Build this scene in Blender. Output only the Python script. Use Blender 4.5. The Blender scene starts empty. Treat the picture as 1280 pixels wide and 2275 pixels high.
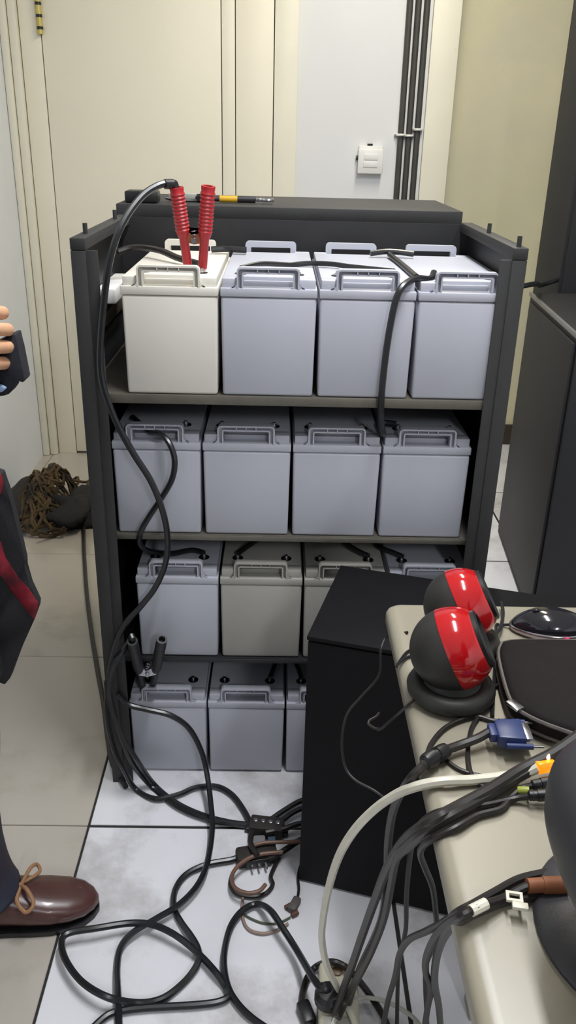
import bpy, bmesh, math, random
from mathutils import Vector, Matrix, Quaternion
random.seed(7)
R = math.radians
S = bpy.context.scene
COL = S.collection

# ------------------------------------------------------------------ camera
CAM = Vector((-0.0360, -1.4967, 1.3593))
YAW, PITCH, ROLL, FPX = R(1.0181), R(24.1936), R(1.4328), 1858.0
FW = Vector((math.sin(YAW)*math.cos(PITCH), math.cos(YAW)*math.cos(PITCH), -math.sin(PITCH)))
_rt = Vector((math.cos(YAW), -math.sin(YAW), 0)); _up = _rt.cross(FW)
RT = _rt*math.cos(ROLL) + _up*math.sin(ROLL)
UP = -_rt*math.sin(ROLL) + _up*math.cos(ROLL)
cd = bpy.data.cameras.new('camera'); cam = bpy.data.objects.new('camera', cd); COL.objects.link(cam)
cd.sensor_fit = 'HORIZONTAL'; cd.sensor_width = 36; cd.lens = FPX/1280*36; cd.clip_start = 0.02
M3 = Matrix((RT, UP, -FW)).transposed()
cam.matrix_world = Matrix.Translation(CAM) @ M3.to_4x4()
S.camera = cam

def _ray(u, v): return FW*FPX + RT*(u-640) + UP*(1137.5-v)
def PZ(u, v, z): d = _ray(u, v); return CAM + d*((z-CAM.z)/d.z)
def PY(u, v, y): d = _ray(u, v); return CAM + d*((y-CAM.y)/d.y)
def PX(u, v, x): d = _ray(u, v); return CAM + d*((x-CAM.x)/d.x)

# ------------------------------------------------------------------ world, light, exposure
w = bpy.data.worlds.new('daylight'); S.world = w; w.use_nodes = True
w.node_tree.nodes['Background'].inputs[0].default_value = (0.78, 0.86, 1.0, 1)
w.node_tree.nodes['Background'].inputs[1].default_value = 0.08
S.view_settings.view_transform = 'Standard'; S.view_settings.look = 'None'
S.view_settings.gamma = 1; S.view_settings.use_curve_mapping = False
S.view_settings.exposure = 0.0
LAMPS = [  # x, y, length along Y, power, colour, label
    (0.45, 1.15, 0.9, 21, (1.0, 0.94, 0.80), 'white ceiling tube lamp over the cream door'),
    (0.26, -0.38, 1.0, 38, (0.96, 0.97, 1.0), 'white ceiling tube lamp over the desk in front of the rack'),
    (0.95, -3.7, 1.2, 50, (0.95, 0.97, 1.0), 'white ceiling tube lamp far behind the desk'),
]
CEIL = 2.7

# ------------------------------------------------------------------ materials
def lin(c): return tuple((x/255/12.92 if x/255 <= .04045 else ((x/255+.055)/1.055)**2.4) for x in c)
MATS = {}
def mat(name, rgb, rough=.5, metal=0, var=.08, scale=30, bump=0, bscale=200, rgb2=None, coat=0, emit=0, spec=.5, dirt=None):
    if name in MATS: return MATS[name]
    m = bpy.data.materials.new(name); m.use_nodes = True; nt = m.node_tree; b = nt.nodes['Principled BSDF']
    c = lin(rgb); c2 = lin(rgb2) if rgb2 else tuple(max(0, x*(1-var)) for x in c)
    tc = nt.nodes.new('ShaderNodeTexCoord'); n = nt.nodes.new('ShaderNodeTexNoise'); n.inputs['Scale'].default_value = scale; n.inputs['Detail'].default_value = 4
    nt.links.new(tc.outputs['Object'], n.inputs['Vector'])
    r = nt.nodes.new('ShaderNodeValToRGB'); r.color_ramp.elements[0].color = (*c2, 1); r.color_ramp.elements[1].color = (*c, 1)
    r.color_ramp.elements[0].position = .35; r.color_ramp.elements[1].position = .62
    nt.links.new(n.outputs['Fac'], r.inputs['Fac'])
    out = r.outputs['Color']
    if dirt:
        n2 = nt.nodes.new('ShaderNodeTexNoise'); n2.inputs['Scale'].default_value = dirt[1]; n2.inputs['Detail'].default_value = 7; n2.inputs['Roughness'].default_value = .65
        nt.links.new(tc.outputs['Object'], n2.inputs['Vector'])
        r2 = nt.nodes.new('ShaderNodeValToRGB'); r2.color_ramp.elements[0].position = dirt[2]; r2.color_ramp.elements[1].position = dirt[3]
        nt.links.new(n2.outputs['Fac'], r2.inputs['Fac'])
        mx = nt.nodes.new('ShaderNodeMix'); mx.data_type = 'RGBA'
        nt.links.new(r2.outputs['Color'], mx.inputs[0]); nt.links.new(out, mx.inputs[6]); mx.inputs[7].default_value = (*lin(dirt[0]), 1)
        out = mx.outputs[2]
    nt.links.new(out, b.inputs['Base Color'])
    b.inputs['Roughness'].default_value = rough; b.inputs['Metallic'].default_value = metal
    b.inputs['Specular IOR Level'].default_value = spec
    if coat: b.inputs['Coat Weight'].default_value = coat; b.inputs['Coat Roughness'].default_value = .05
    if emit: b.inputs['Emission Color'].default_value = (*c, 1); b.inputs['Emission Strength'].default_value = emit
    if bump:
        n3 = nt.nodes.new('ShaderNodeTexNoise'); n3.inputs['Scale'].default_value = bscale; n3.inputs['Detail'].default_value = 3
        nt.links.new(tc.outputs['Object'], n3.inputs['Vector'])
        bp = nt.nodes.new('ShaderNodeBump'); bp.inputs['Strength'].default_value = bump; bp.inputs['Distance'].default_value = .002
        nt.links.new(n3.outputs['Fac'], bp.inputs['Height']); nt.links.new(bp.outputs['Normal'], b.inputs['Normal'])
    MATS[name] = m
    return m

M_wall = mat('white_paint', (226, 227, 228), .7, bump=.15, bscale=60, var=.03, scale=3)
M_wall_l = mat('cool_white_paint', (228, 231, 233), .6, var=.04, scale=3)
M_wall_y = mat('shade_tinted_paint', (222, 216, 182), .75, bump=.2, bscale=40, var=.1, scale=2, dirt=((208, 203, 180), 1.2, .45, .7))  # yellowish tone of the shade is put into the wall colour
M_ceil = mat('ceiling_paint', (225, 225, 222), .8, var=.02)
M_cream = mat('cream_paint', (236, 230, 211), .45, var=.04, scale=2)
M_cream2 = mat('cream_trim', (232, 228, 210), .45, var=.05, scale=4, dirt=((190, 175, 140), 5, .62, .9))
M_grout = mat('dark_grout', (45, 43, 42), .9)
M_tile = mat('white_tile', (230, 230, 235), .16, var=.05, scale=5, dirt=((150, 144, 138), 3.2, .5, .75), spec=.6)
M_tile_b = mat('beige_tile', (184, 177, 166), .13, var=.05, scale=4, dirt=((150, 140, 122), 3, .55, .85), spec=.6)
M_base = mat('brown_skirting', (62, 50, 40), .5)
M_rack = mat('black_powder_coat', (48, 48, 48), .6, bump=.15, bscale=500, var=.12, scale=20)
M_rack_in = mat('black_sheet_metal', (38, 38, 40), .5, var=.1)
M_shelf = mat('worn_shelf_steel', (112, 108, 98), .45, metal=.3, var=.2, scale=15)
M_bat = mat('grey_abs', (186, 188, 198), .42, bump=.04, bscale=700, var=.04, scale=6)
M_bat_w = mat('cream_abs', (226, 222, 211), .4, bump=.04, bscale=700, var=.04, scale=6)
M_bat_o = mat('olive_grey_abs', (172, 170, 162), .55, var=.08, scale=5, bump=.04, bscale=700)  # slightly more olive than the other cases
M_blk = mat('black_plastic', (26, 26, 28), .38, var=.15)
M_cable = mat('black_cable', (30, 31, 34), .3, var=.15, scale=8)
M_cable2 = mat('dark_grey_cable', (48, 45, 42), .4, var=.15)
M_cable_br = mat('brown_black_cable', (33, 28, 26), .45, var=.2)
M_white_c = mat('ivory_cable', (222, 218, 200), .4)
M_copper = mat('copper', (170, 110, 80), .35, metal=.8)
M_steel = mat('bright_steel', (200, 200, 205), .22, metal=1)
M_red = mat('red_rubber', (176, 32, 40), .42, var=.15, scale=40)
M_dark_rub = mat('black_rubber', (40, 40, 43), .5, var=.2, scale=40)
M_box = mat('satin_black', (17, 16, 19), .65, bump=.1, bscale=600, var=.1, spec=.2)
M_cab = mat('charcoal_panel', (28, 29, 32), .6, bump=.08, bscale=500, var=.08)
M_desk = mat('desk_laminate', (152, 146, 129), .35, var=.03, scale=8)  # white top darkened in colour for a shadow over its near part
M_sock = mat('socket_plastic', (233, 232, 229), .35, var=.02)
M_yel = mat('yellow_plastic', (214, 168, 40), .4)
M_brass = mat('yellow_brass', (206, 190, 110), .4, metal=.3)

# ------------------------------------------------------------------ helpers
def wl(o):
    v = Vector((0, 0, 0))
    while o: v += o.location; o = o.parent
    return v
def tag(o, label, cat, group=None):
    o['label'] = label; o['category'] = cat
    if group: o['group'] = group
    return o
def thing(name, label, cat, loc, group=None):
    o = bpy.data.objects.new(name, None); COL.objects.link(o); o.location = loc; o.empty_display_size = .05
    return tag(o, label, cat, group)
def setting(name, loc=(0, 0, 0)):
    o = bpy.data.objects.new(name, None); COL.objects.link(o); o.location = loc; o['kind'] = 'structure'; o.empty_display_size = .05
    return o
def obj(name, bm, m, parent=None, smooth=True, angle=35, rel=False):
    """link a bmesh given in world coordinates as one mesh object (origin at its base)"""
    bmesh.ops.recalc_face_normals(bm, faces=bm.faces)
    me = bpy.data.meshes.new(name)
    base = wl(parent) if parent else Vector((0, 0, 0))
    if parent is None or not rel:
        xs = [v.co for v in bm.verts]
        c = Vector(((min(p.x for p in xs)+max(p.x for p in xs))/2, (min(p.y for p in xs)+max(p.y for p in xs))/2, min(p.z for p in xs)))
    else: c = base
    for v in bm.verts: v.co -= c
    bm.to_mesh(me); bm.free()
    me.materials.append(m)
    if smooth:
        for p in me.polygons: p.use_smooth = True
        me.set_sharp_from_angle(angle=R(angle))
    o = bpy.data.objects.new(name, me); COL.objects.link(o)
    o.location = c - base
    if parent: o.parent = parent
    return o
def struct(name, bm, m, **k):
    o = obj(name, bm, m, **k); o['kind'] = 'structure'; return o
def BM(): return bmesh.new()
def merge(bm, tb):
    me = bpy.data.meshes.new('t'); tb.to_mesh(me); tb.free(); bm.from_mesh(me); bpy.data.meshes.remove(me)
def hexa(bm, pts, bev=0, seg=2, mtx=None):
    """8 corners: 4 bottom ccw, 4 top ccw"""
    tb = BM(); v = [tb.verts.new(p) for p in pts]
    for f in ((0, 3, 2, 1), (4, 5, 6, 7), (0, 1, 5, 4), (1, 2, 6, 5), (2, 3, 7, 6), (3, 0, 4, 7)): tb.faces.new([v[i] for i in f])
    if bev: bmesh.ops.bevel(tb, geom=list(tb.edges), offset=bev, segments=seg, affect='EDGES', profile=.5)
    if mtx: bmesh.ops.transform(tb, matrix=mtx, verts=tb.verts)
    merge(bm, tb); return bm
def box(bm, x0, x1, y0, y1, z0, z1, bev=0, seg=2, mtx=None):
    return hexa(bm, [(x0, y0, z0), (x1, y0, z0), (x1, y1, z0), (x0, y1, z0), (x0, y0, z1), (x1, y0, z1), (x1, y1, z1), (x0, y1, z1)], bev, seg, mtx)
def smooth_path(pts, sub=6):
    pts = [Vector(p) for p in pts]; n = len(pts); out = []
    for i in range(n-1):
        p0, p1, p2, p3 = pts[max(i-1, 0)], pts[i], pts[i+1], pts[min(i+2, n-1)]
        for k in range(sub):
            t = k/sub
            out.append(.5*((2*p1)+(p2-p0)*t+(2*p0-5*p1+4*p2-p3)*t*t+(3*p1-p0-3*p2+p3)*t*t*t))
    out.append(pts[-1]); return out
def tube(bm, pts, r, seg=8, sub=6, cap=True, rr=None):
    path = smooth_path(pts, sub) if sub > 1 else [Vector(p) for p in pts]
    n = len(path); t0 = (path[1]-path[0]).normalized()
    a = Vector((0, 0, 1)) if abs(t0.z) < .9 else Vector((1, 0, 0))
    nrm = t0.cross(a).normalized(); prev = t0; rings = []
    for i, p in enumerate(path):
        t = (path[min(i+1, n-1)]-path[max(i-1, 0)])
        t = t.normalized() if t.length > 1e-9 else prev
        q = prev.rotation_difference(t); nrm = q @ nrm; nrm = (nrm - t*nrm.dot(t)).normalized(); bn = t.cross(nrm); prev = t
        rad = r if rr is None else rr(i/(n-1))
        rings.append([bm.verts.new(p+(nrm*math.cos(2*math.pi*k/seg)+bn*math.sin(2*math.pi*k/seg))*rad) for k in range(seg)])
    for i in range(n-1):
        for k in range(seg): bm.faces.new((rings[i][k], rings[i][(k+1) % seg], rings[i+1][(k+1) % seg], rings[i+1][k]))
    if cap: bm.faces.new(rings[0][::-1]); bm.faces.new(rings[-1])
    return bm
def lathe(bm, prof, seg=32, mtx=None, cap=True):
    """profile of (r, z) about Z"""
    tb = BM(); rings = []
    for r, z in prof: rings.append([tb.verts.new((max(r, 1e-5)*math.cos(2*math.pi*k/seg), max(r, 1e-5)*math.sin(2*math.pi*k/seg), z)) for k in range(seg)])
    for i in range(len(prof)-1):
        for k in range(seg): tb.faces.new((rings[i][k], rings[i][(k+1) % seg], rings[i+1][(k+1) % seg], rings[i+1][k]))
    if cap:
        tb.faces.new(rings[0][::-1]); tb.faces.new(rings[-1])
    bmesh.ops.remove_doubles(tb, verts=tb.verts, dist=1e-5)
    if mtx: bmesh.ops.transform(tb, matrix=mtx, verts=tb.verts)
    merge(bm, tb); return bm
def axis_mtx(loc, axis, roll=0):
    q = Vector((0, 0, 1)).rotation_difference(Vector(axis).normalized())
    return Matrix.Translation(loc) @ q.to_matrix().to_4x4() @ Matrix.Rotation(roll, 4, 'Z')
def rotz(loc, a): return Matrix.Translation(loc) @ Matrix.Rotation(a, 4, 'Z')
def prism(bm, pts, d, bev=0):
    """polygon (list of Vectors, planar-ish) extruded by vector d"""
    tb = BM(); d = Vector(d); a = [tb.verts.new(p) for p in pts]; b = [tb.verts.new(Vector(p)+d) for p in pts]
    tb.faces.new(a); tb.faces.new(b[::-1]); n = len(a)
    for i in range(n): tb.faces.new((a[i], b[i], b[(i+1) % n], a[(i+1) % n]))
    if bev: bmesh.ops.bevel(tb, geom=list(tb.edges), offset=bev, segments=2, affect='EDGES', profile=.5)
    bmesh.ops.triangulate(tb, faces=[f for f in tb.faces if len(f.verts) > 4])
    merge(bm, tb); return bm
def cyl(bm, p0, p1, r, seg=16): return tube(bm, [p0, p1], r, seg, 1)

# ------------------------------------------------------------------ room
YB = 2.18           # back wall
XL = -1.10          # left wall
TY0, TS, TX0 = -0.1325, 0.634, -0.424
fl = struct('floor', box(BM(), XL, 2.2, -5.5, 2.5, -.06, -.0025), M_grout)
def tile(x0, x1, y0, y1, g, m):
    x0 = max(x0+g/2, XL); x1 = min(x1-g/2, 2.2); y0 = max(y0+g/2, -5.5); y1 = min(y1-g/2, 2.5)
    if x1-x0 < .02 or y1-y0 < .02: return
    obj('tile', box(BM(), x0, x1, y0, y1, -.012, 0, .0012, 1), m, fl)
for k in range(-9, 5):
    y = TY0+k*TS
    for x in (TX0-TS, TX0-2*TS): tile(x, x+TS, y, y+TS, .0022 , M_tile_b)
    for i in range(5): tile(TX0+i*TS, TX0+(i+1)*TS, y, y+TS, .008, M_tile)

struct('wall_left', box(BM(), XL-.1, XL, -5.5, YB+.1, -.01, CEIL), M_wall_l)
struct('wall_back', box(BM(), XL, .64, YB, YB+.42, -.01, CEIL), M_wall)
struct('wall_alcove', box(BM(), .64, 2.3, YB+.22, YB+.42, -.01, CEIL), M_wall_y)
struct('wall_right', box(BM(), 2.2, 2.3, -5.5, YB+.22, -.01, CEIL), M_wall)
struct('ceiling', box(BM(), XL-.1, 2.3, -5.5, YB+.42, CEIL, CEIL+.1), M_ceil)
struct('baseboard_alcove', box(BM(), .645, 2.19, YB+.205, YB+.22, 0, .1, .002), M_base)
struct('baseboard_back', box(BM(), .03, .43, YB-.014, YB, 0, .1, .002), M_base)

# door in the back wall: wide leaf and narrow leaf, frames between them
dr = setting('door_1', (-.5, YB, 0))
obj('door_leaf', box(BM(), -.951, -.272, YB-.035, YB-.001, .012, 2.08, .002), M_cream, dr)
obj('narrow_leaf', box(BM(), -.215, -.070, YB-.035, YB-.001, .012, 2.08, .002), M_cream, dr)
obj('jamb', box(BM(), -1.034, -.955, YB-.032, YB-.001, 0, 2.14, .002), M_cream, dr)
obj('meeting_stile', box(BM(), -.2685, -.2185, YB-.037, YB-.001, .012, 2.08, .002), M_cream, dr)
obj('jamb', box(BM(), -.0665, .024, YB-.04, YB-.001, 0, 2.14, .002), M_cream2, dr)
obj('head', box(BM(), -1.034, .024, YB-.03, YB-.001, 2.142, 2.22, .002), M_cream2, dr)
for zc in (1.79,):
    hg = BM(); cyl(hg, (-.953, YB-.042, zc-.1), (-.953, YB-.042, zc+.1), .011, 12)
    h = obj('hinge', hg, M_brass, dr)
    for j in range(5):
        k = BM(); lathe(k, [(.0118, -.005), (.0118, .005)], 12, Matrix.Translation((-.953, YB-.042, zc-.08+j*.04))); obj('knuckle_gap', k, M_blk, h)
# cream corner casing with a groove
t1 = setting('trim_1', (-1.07, YB-.05, 0))
obj('outer_moulding', box(BM(), -1.099, -1.071, YB-.072, YB-.001, 0.0, 2.25, .006), M_cream2, t1)
obj('inner_moulding', box(BM(), -1.069, -1.037, YB-.058, YB-.001, 0.0, 2.25, .006), M_cream2, t1)
t2 = setting('trim_2', (.58, YB-.02, 0))
obj('corner_board', box(BM(), .533, .64, YB-.022, YB-.0005, 0, CEIL, .003), M_cream2, t2)

# ceiling tube lamps
for i, (x, y, L, P, c, lb) in enumerate(LAMPS):
    la = thing('ceiling_tube_lamp', lb, 'lamp', (x, y, CEIL-.07), None)
    obj('housing', box(BM(), x-.06, x+.06, y-L/2-.03, y+L/2+.03, CEIL-.035, CEIL-.001, .004), M_sock, la)
    for s in (-1, 1):
        tb = BM(); cyl(tb, (x+s*.03, y-L/2, CEIL-.055), (x+s*.03, y+L/2, CEIL-.055), .013, 12)
        obj('tube', tb, mat('lamp_glow_%d' % i, tuple(int(255*v) for v in c), .4, emit=6), la)
    ld = bpy.data.lights.new('tube_light', 'AREA'); ld.shape = 'RECTANGLE'; ld.size = .12; ld.size_y = L; ld.energy = P; ld.color = c
    lo = bpy.data.objects.new('tube_light', ld); COL.objects.link(lo); lo.location = (0, 0, -.005); lo.parent = la

# wall socket, conduits
so = thing('wall_socket', 'square white socket plate on the white wall', 'socket', (.32, YB-.02, 1.235))
a = PY(795, 384, YB-.03); b_ = PY(848, 386, YB-.03); zt = PY(820, 324, YB-.03).z
obj('back_box', box(BM(), a.x, b_.x, YB-.03, YB-.0005, a.z, zt, .004), M_sock, so)
obj('cover_plate', box(BM(), a.x-.002, b_.x+.002, YB-.038, YB-.03, a.z-.002, zt-.012, .004), M_sock, so)
for k in range(2): obj('switch_rocker', box(BM(), a.x+.02, b_.x-.02, YB-.041, YB-.038, a.z+.022+k*.027, a.z+.045+k*.027, .0015), M_sock, so)
obj('cable_entry', lathe(BM(), [(.011, -.006), (.011, .006)], 12, Matrix.Translation((a.x+.045, YB-.012, zt+.002))), M_blk, so)
obj('cable_entry', lathe(BM(), [(.009, -.006), (.009, .006)], 12, axis_mtx((a.x-.003, YB-.012, a.z+.055), (1, 0, 0))), M_blk, so)
lab = ['left', 'middle', 'right']
for i, xc in enumerate((.4425, .475, .508)):
    cb = BM(); tube(cb, [(xc, YB-.013, .02), (xc, YB-.013, 1.2), (xc, YB-.013, CEIL)], .0118, 12, 4)
    tag(obj('wall_cable', cb, mat('wall_cable_sheath', (66, 65, 60), .55, var=.15), None), '%s of three dark vertical cables clipped to the white wall' % ['leftmost', 'middle', 'rightmost'][i], 'cable', 'vertical wall cables')
    z = (1.374, 1.372, 1.395)[i]
    cl = thing('cable_clip', 'white clip holding the %s vertical wall cable' % ['leftmost', 'middle', 'rightmost'][i], 'clip', (xc, YB-.015, z-.01), 'cable clips')
    tb = BM(); tube(tb, [(xc-.0155, YB-.001, z), (xc-.0155, YB-.014, z), (xc-.010, YB-.027, z), (xc, YB-.031, z), (xc+.010, YB-.027, z), (xc+.0155, YB-.014, z), (xc+.0155, YB-.001, z)], .0045, 8, 4); obj('saddle', tb, M_sock, cl)
    tb = BM(); cyl(tb, (xc-.021, YB-.011, z-.002), (xc-.021, YB-.0005, z-.002), .005, 10); obj('nail', tb, M_steel, cl)

# ------------------------------------------------------------------ battery rack
HW, HWI, FLG, ZT, RD = .3948, .3686, .349, 1.1924, .47
Z1, Z2, Z3, Z4 = .9170, .6176, .3210, .004
rk = thing('battery_rack', 'black steel rack with open front holding four rows of batteries', 'rack', (0, .2, 0))
for s in (-1, 1):
    def bx(x0, x1, *r, **k): return box(BM(), min(s*x0, s*x1), max(s*x0, s*x1), *r, **k)
    obj('side_panel', bx(.3905, HW, .012, RD, 0, ZT-.02), M_rack_in, rk)
    obj('front_post', bx(HWI, HW, 0, .0085, 0, ZT-.0205, bev=.0015), M_rack, rk)
    obj('post_flange', bx(FLG, HWI+.001, .003, .0078, 0, ZT-.0205, bev=.0008), M_rack, rk)
    obj('top_rail', bx(HWI, HW, 0, RD, ZT-.02, ZT, bev=.0015), M_rack, rk)
    for y in ((.02, .25) if s > 0 else (.07, .36)):
        p = BM(); cyl(p, (s*(HW-.013), y, ZT-.002), (s*(HW-.013), y, ZT+.018), .0042, 10); obj('locating_pin', p, M_rack, rk)
obj('back_panel', box(BM(), -.39, .39, RD-.003, RD, 0, ZT-.004), M_rack_in, rk)
for z, yf, lh, ms_ in ((Z1, .0088, .018, M_shelf), (Z2, .030, .011, M_shelf), (Z3, .030, .010, M_rack_in)):
    sh = obj('shelf', box(BM(), -.389, .389, yf+.0037, RD-.004, z-.004, z-.0005), ms_, rk)
    obj('shelf_lip', box(BM(), -.3885, .3885, yf, yf+.0034, z-lh, z-.0005, .001), ms_, sh)
a = [PX(235, y, -.385).z for y in (627, 662, 694, 725)]
obj('side_rail', box(BM(), -.3903, -.384, .10, .43, a[3], a[2], .001), M_shelf, rk)
obj('side_bracket', box(BM(), -.3903, -.352, .16, .36, a[1], a[0], .004), M_sock, rk)
br = BM()
p = PX(225, 645, -.368)
box(br, -.3684, -.362, .012, .04, p.z-.012, p.z+.012, .002); obj('catch', br, M_sock, rk)

# ------------------------------------------------------------------ batteries
BW, BD = .172, .412
def arch(bm, cx, z0, w_, h_, t, r, y0, y1, n=5):
    """flat-topped arch: outer w_ x h_, bar thickness t"""
    def prof(w2, hh, rr):
        pts = [(-w2, 0)]
        for k in range(n+1): q = math.pi-(math.pi/2)*k/n; pts.append((-w2+rr+rr*math.cos(q), hh-rr+rr*math.sin(q)))
        for k in range(n+1): q = math.pi/2-(math.pi/2)*k/n; pts.append((w2-rr+rr*math.cos(q), hh-rr+rr*math.sin(q)))
        pts.append((w2, 0)); return pts
    o = prof(w_/2, h_, r); i_ = prof(w_/2-t, h_-t, max(r-t, .0015))
    tb = BM()
    V = [[tb.verts.new((cx+x, y, z0+z)) for x, z in pr] for y in (y0, y1) for pr in (o, i_)]
    for k in range(len(o)-1):
        tb.faces.new((V[0][k], V[0][k+1], V[1][k+1], V[1][k])); tb.faces.new((V[2][k], V[2][k+1], V[3][k+1], V[3][k]))
        tb.faces.new((V[0][k], V[0][k+1], V[2][k+1], V[2][k])); tb.faces.new((V[1][k], V[1][k+1], V[3][k+1], V[3][k]))
    merge(bm, tb); return bm
def make_battery(m):
    root = bpy.data.objects.new('battery', None); COL.objects.link(root)
    T = .0028
    c = BM(); hexa(c, [(T, T, 0), (BW-T, T, 0), (BW-T, BD-T, 0), (T, BD-T, 0), (0.0008, 0.0008, .1795), (BW-.0008, .0008, .1795), (BW-.0008, BD-.0008, .1795), (.0008, BD-.0008, .1795)], .005, 3)
    obj('case', c, m, root)
    l = BM(); box(l, 0, BW, 0, BD, .1805, .1955, .0016)
    box(l, .003, BW-.003, .034, BD-.034, .192, .2115, .002)
    for ya, yb in ((.0075, .036), (BD-.036, BD-.0075)):
        box(l, .003, .031, ya, yb, .192, .2115, .002); box(l, .137, BW-.003, ya, yb, .192, .2115, .002)
    lid = obj('lid', l, m, root)
    for ya, yb, rear in ((0, .017, 0), (BD-.017, BD, 1)):
        h = BM(); cx = .0845
        if rear: arch(h, cx, .195, .111, .0365, .0125, .008, ya+.004, yb)
        else:
            arch(h, cx, .195, .111, .0365, .0032, .008, ya, yb)
            arch(h, cx, .195, .0936, .028, .0028, .004, ya+.001, yb-.001)
            arch(h, cx, .195, .106, .0345, .0072, .006, ya+.011, yb-.002)
            for k in (-1, 0, 1): box(h, cx+k*.019-.001, cx+k*.019+.001, ya+.001, ya+.012, .222, .2295)
        for s in (-1, 1):   # curved feet running into the lid edge
            f = []
            for k in range(6): q = math.pi/2*k/5; f.append(Vector((cx+s*(.0555+.011-.011*math.sin(q)), ya+.001, .195+.011-.011*math.cos(q))))
            f.append(Vector((cx+s*.0545, ya+.001, .1949)))
            prism(h, f, (0, .006, 0))
        obj('handle', h, m, root)
        if not rear:
            tr = BM(); box(tr, .040, .129, .027, .0335, .195, .205, .0015); obj('handle_recess', tr, m, root)
    for x in (.034, .138):
        t = BM(); lathe(t, [(.0115, 0), (.0115, .0012), (.008, .0016)], 20, Matrix.Translation((x, .062, .2114))); tt = obj('terminal_well', t, M_blk, root)
        t = BM(); lathe(t, [(.0055, 0), (.0055, .004), (.0035, .0042), (.0035, .008), (.001, .0085)], 12, Matrix.Translation((x, .062, .2122))); obj('terminal_bolt', t, M_steel, tt)
    return root
def copy_tree(o, parent=None):
    c = o.copy(); COL.objects.link(c); c.parent = parent
    for ch in list(o.children): copy_tree(ch, c)
    return c
protos = {}
rows = [('top', Z1, -.3167+.002, .0107, 'top shelf'), ('second', Z2, -.3559+.002, .0366, 'second shelf'), ('third', Z3, -.3249+.002, .0366, 'third shelf'), ('bottom', Z4, -.3555+.002, .0366, 'bottom row')]
desc = [
    ['cream-white battery under the red clamp, leftmost on the top shelf', 'grey battery beside the cream-white one on the top shelf', 'grey battery on the top shelf with a black cable hanging over its front', 'grey battery at the right end of the top shelf, partly behind the rack post'],
    ['grey battery at the left end of the second shelf, cable at its handle', 'second grey battery from the left on the second shelf', 'third grey battery from the left on the second shelf', 'grey battery at the right end of the second shelf'],
    ['grey battery at the left end of the third shelf behind the hanging cable', 'olive-grey battery second from the left on the third shelf', 'third battery of the third shelf, half hidden by the black cabinet', 'battery at the right end of the third shelf, only its handle above the black cabinet'],
    ['grey battery on the floor row carrying the black clamp', 'grey battery in the middle of the floor row with a bolted jumper', 'battery of the floor row cut off by the black cabinet', 'battery of the floor row hidden behind the black cabinet'],
]
for r, (nm, z, x0, yf, sh) in enumerate(rows):
    for i in range(4):
        m = M_bat_w if (r, i) == (0, 0) else M_bat_o if (r, i) in ((2, 1), (2, 2)) else M_bat
        if m.name not in protos: o = protos[m.name] = make_battery(m)
        else: o = copy_tree(protos[m.name])
        o.location = (x0+i*.176, yf, z)
        tag(o, desc[r][i], 'battery', 'batteries in the rack, '+sh)

# ------------------------------------------------------------------ cabinet behind the rack and things on it
YC0, YC1, ZC = .51, .88, 1.212
cb = thing('low_cabinet', 'dark cabinet behind the battery rack with a wide flat top', 'cabinet', (0, .7, 0))
obj('body', box(BM(), -.395, .370, YC0+.015, YC1-.01, 0, ZC-.0305, .002), M_rack, cb)
tp = BM(); box(tp, -.406, .380, YC0, YC1, ZC-.030, ZC, .002); obj('top_board', tp, M_rack, cb)
ad = thing('power_adapter', 'small black power adapter on the left end of the dark cabinet top', 'adapter', (-.345, .59, ZC))
obj('body', box(BM(), -.402+.012, -.402+.086, .535, .595, ZC+.0005, ZC+.026, .004), M_blk, ad)
t = BM(); tube(t, [(-.303, .585, ZC+.010), (-.28, .588, ZC+.006), (-.25, .592, ZC+.0045), (-.225, .60, ZC+.0045)], .0035, 8); obj('cord', t, M_cable, ad)
sl = obj('cover_strip', box(BM(), -.30, -.235, .62, .64, ZC+.0005, ZC+.018, .003), mat('grey_plastic', (160, 162, 155), .4)); tag(sl, 'flat grey plastic strip lying on the dark cabinet beside the adapter', 'strip')
wr = thing('combination_wrench', 'steel wrench with black and yellow taped handle on the dark cabinet', 'wrench', (-.14, .60, ZC))
wz = ZC+.009; wy = .602
t = BM(); lathe(t, [(.004, 0), (.0095, .004), (.0105, .012), (.0095, .022), (.006, .028)], 6, axis_mtx((-.235, wy, wz), (1, 0, 0))); obj('pommel', t, M_blk, wr)
t = BM(); cyl(t, (-.21, wy, wz), (-.17, wy, wz), .006, 12); obj('shaft', t, M_dark_rub, wr)
t = BM(); cyl(t, (-.178, wy, wz), (-.136, wy, wz), .0075, 12); obj('yellow_tape', t, M_yel, wr)
t = BM(); cyl(t, (-.136, wy, wz), (-.094, wy, wz), .0078, 12); obj('black_tape', t, M_dark_rub, wr)
t = BM(); box(t, -.094, -.078, wy-.006, wy+.006, wz-.004, wz+.004, .002)
ring = [(-.064+.0135*math.cos(q), wy-.002+.011*math.sin(q), wz) for q in [R(150-300*k/14) for k in range(15)]]
ring = [(-.064-.0135*math.cos(R(300*k/14-150)), wy+.011*math.sin(R(300*k/14-150)), wz) for k in range(15)]
tube(t, ring, .0042, 8, 3); obj('jaw', t, M_steel, wr)

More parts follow.
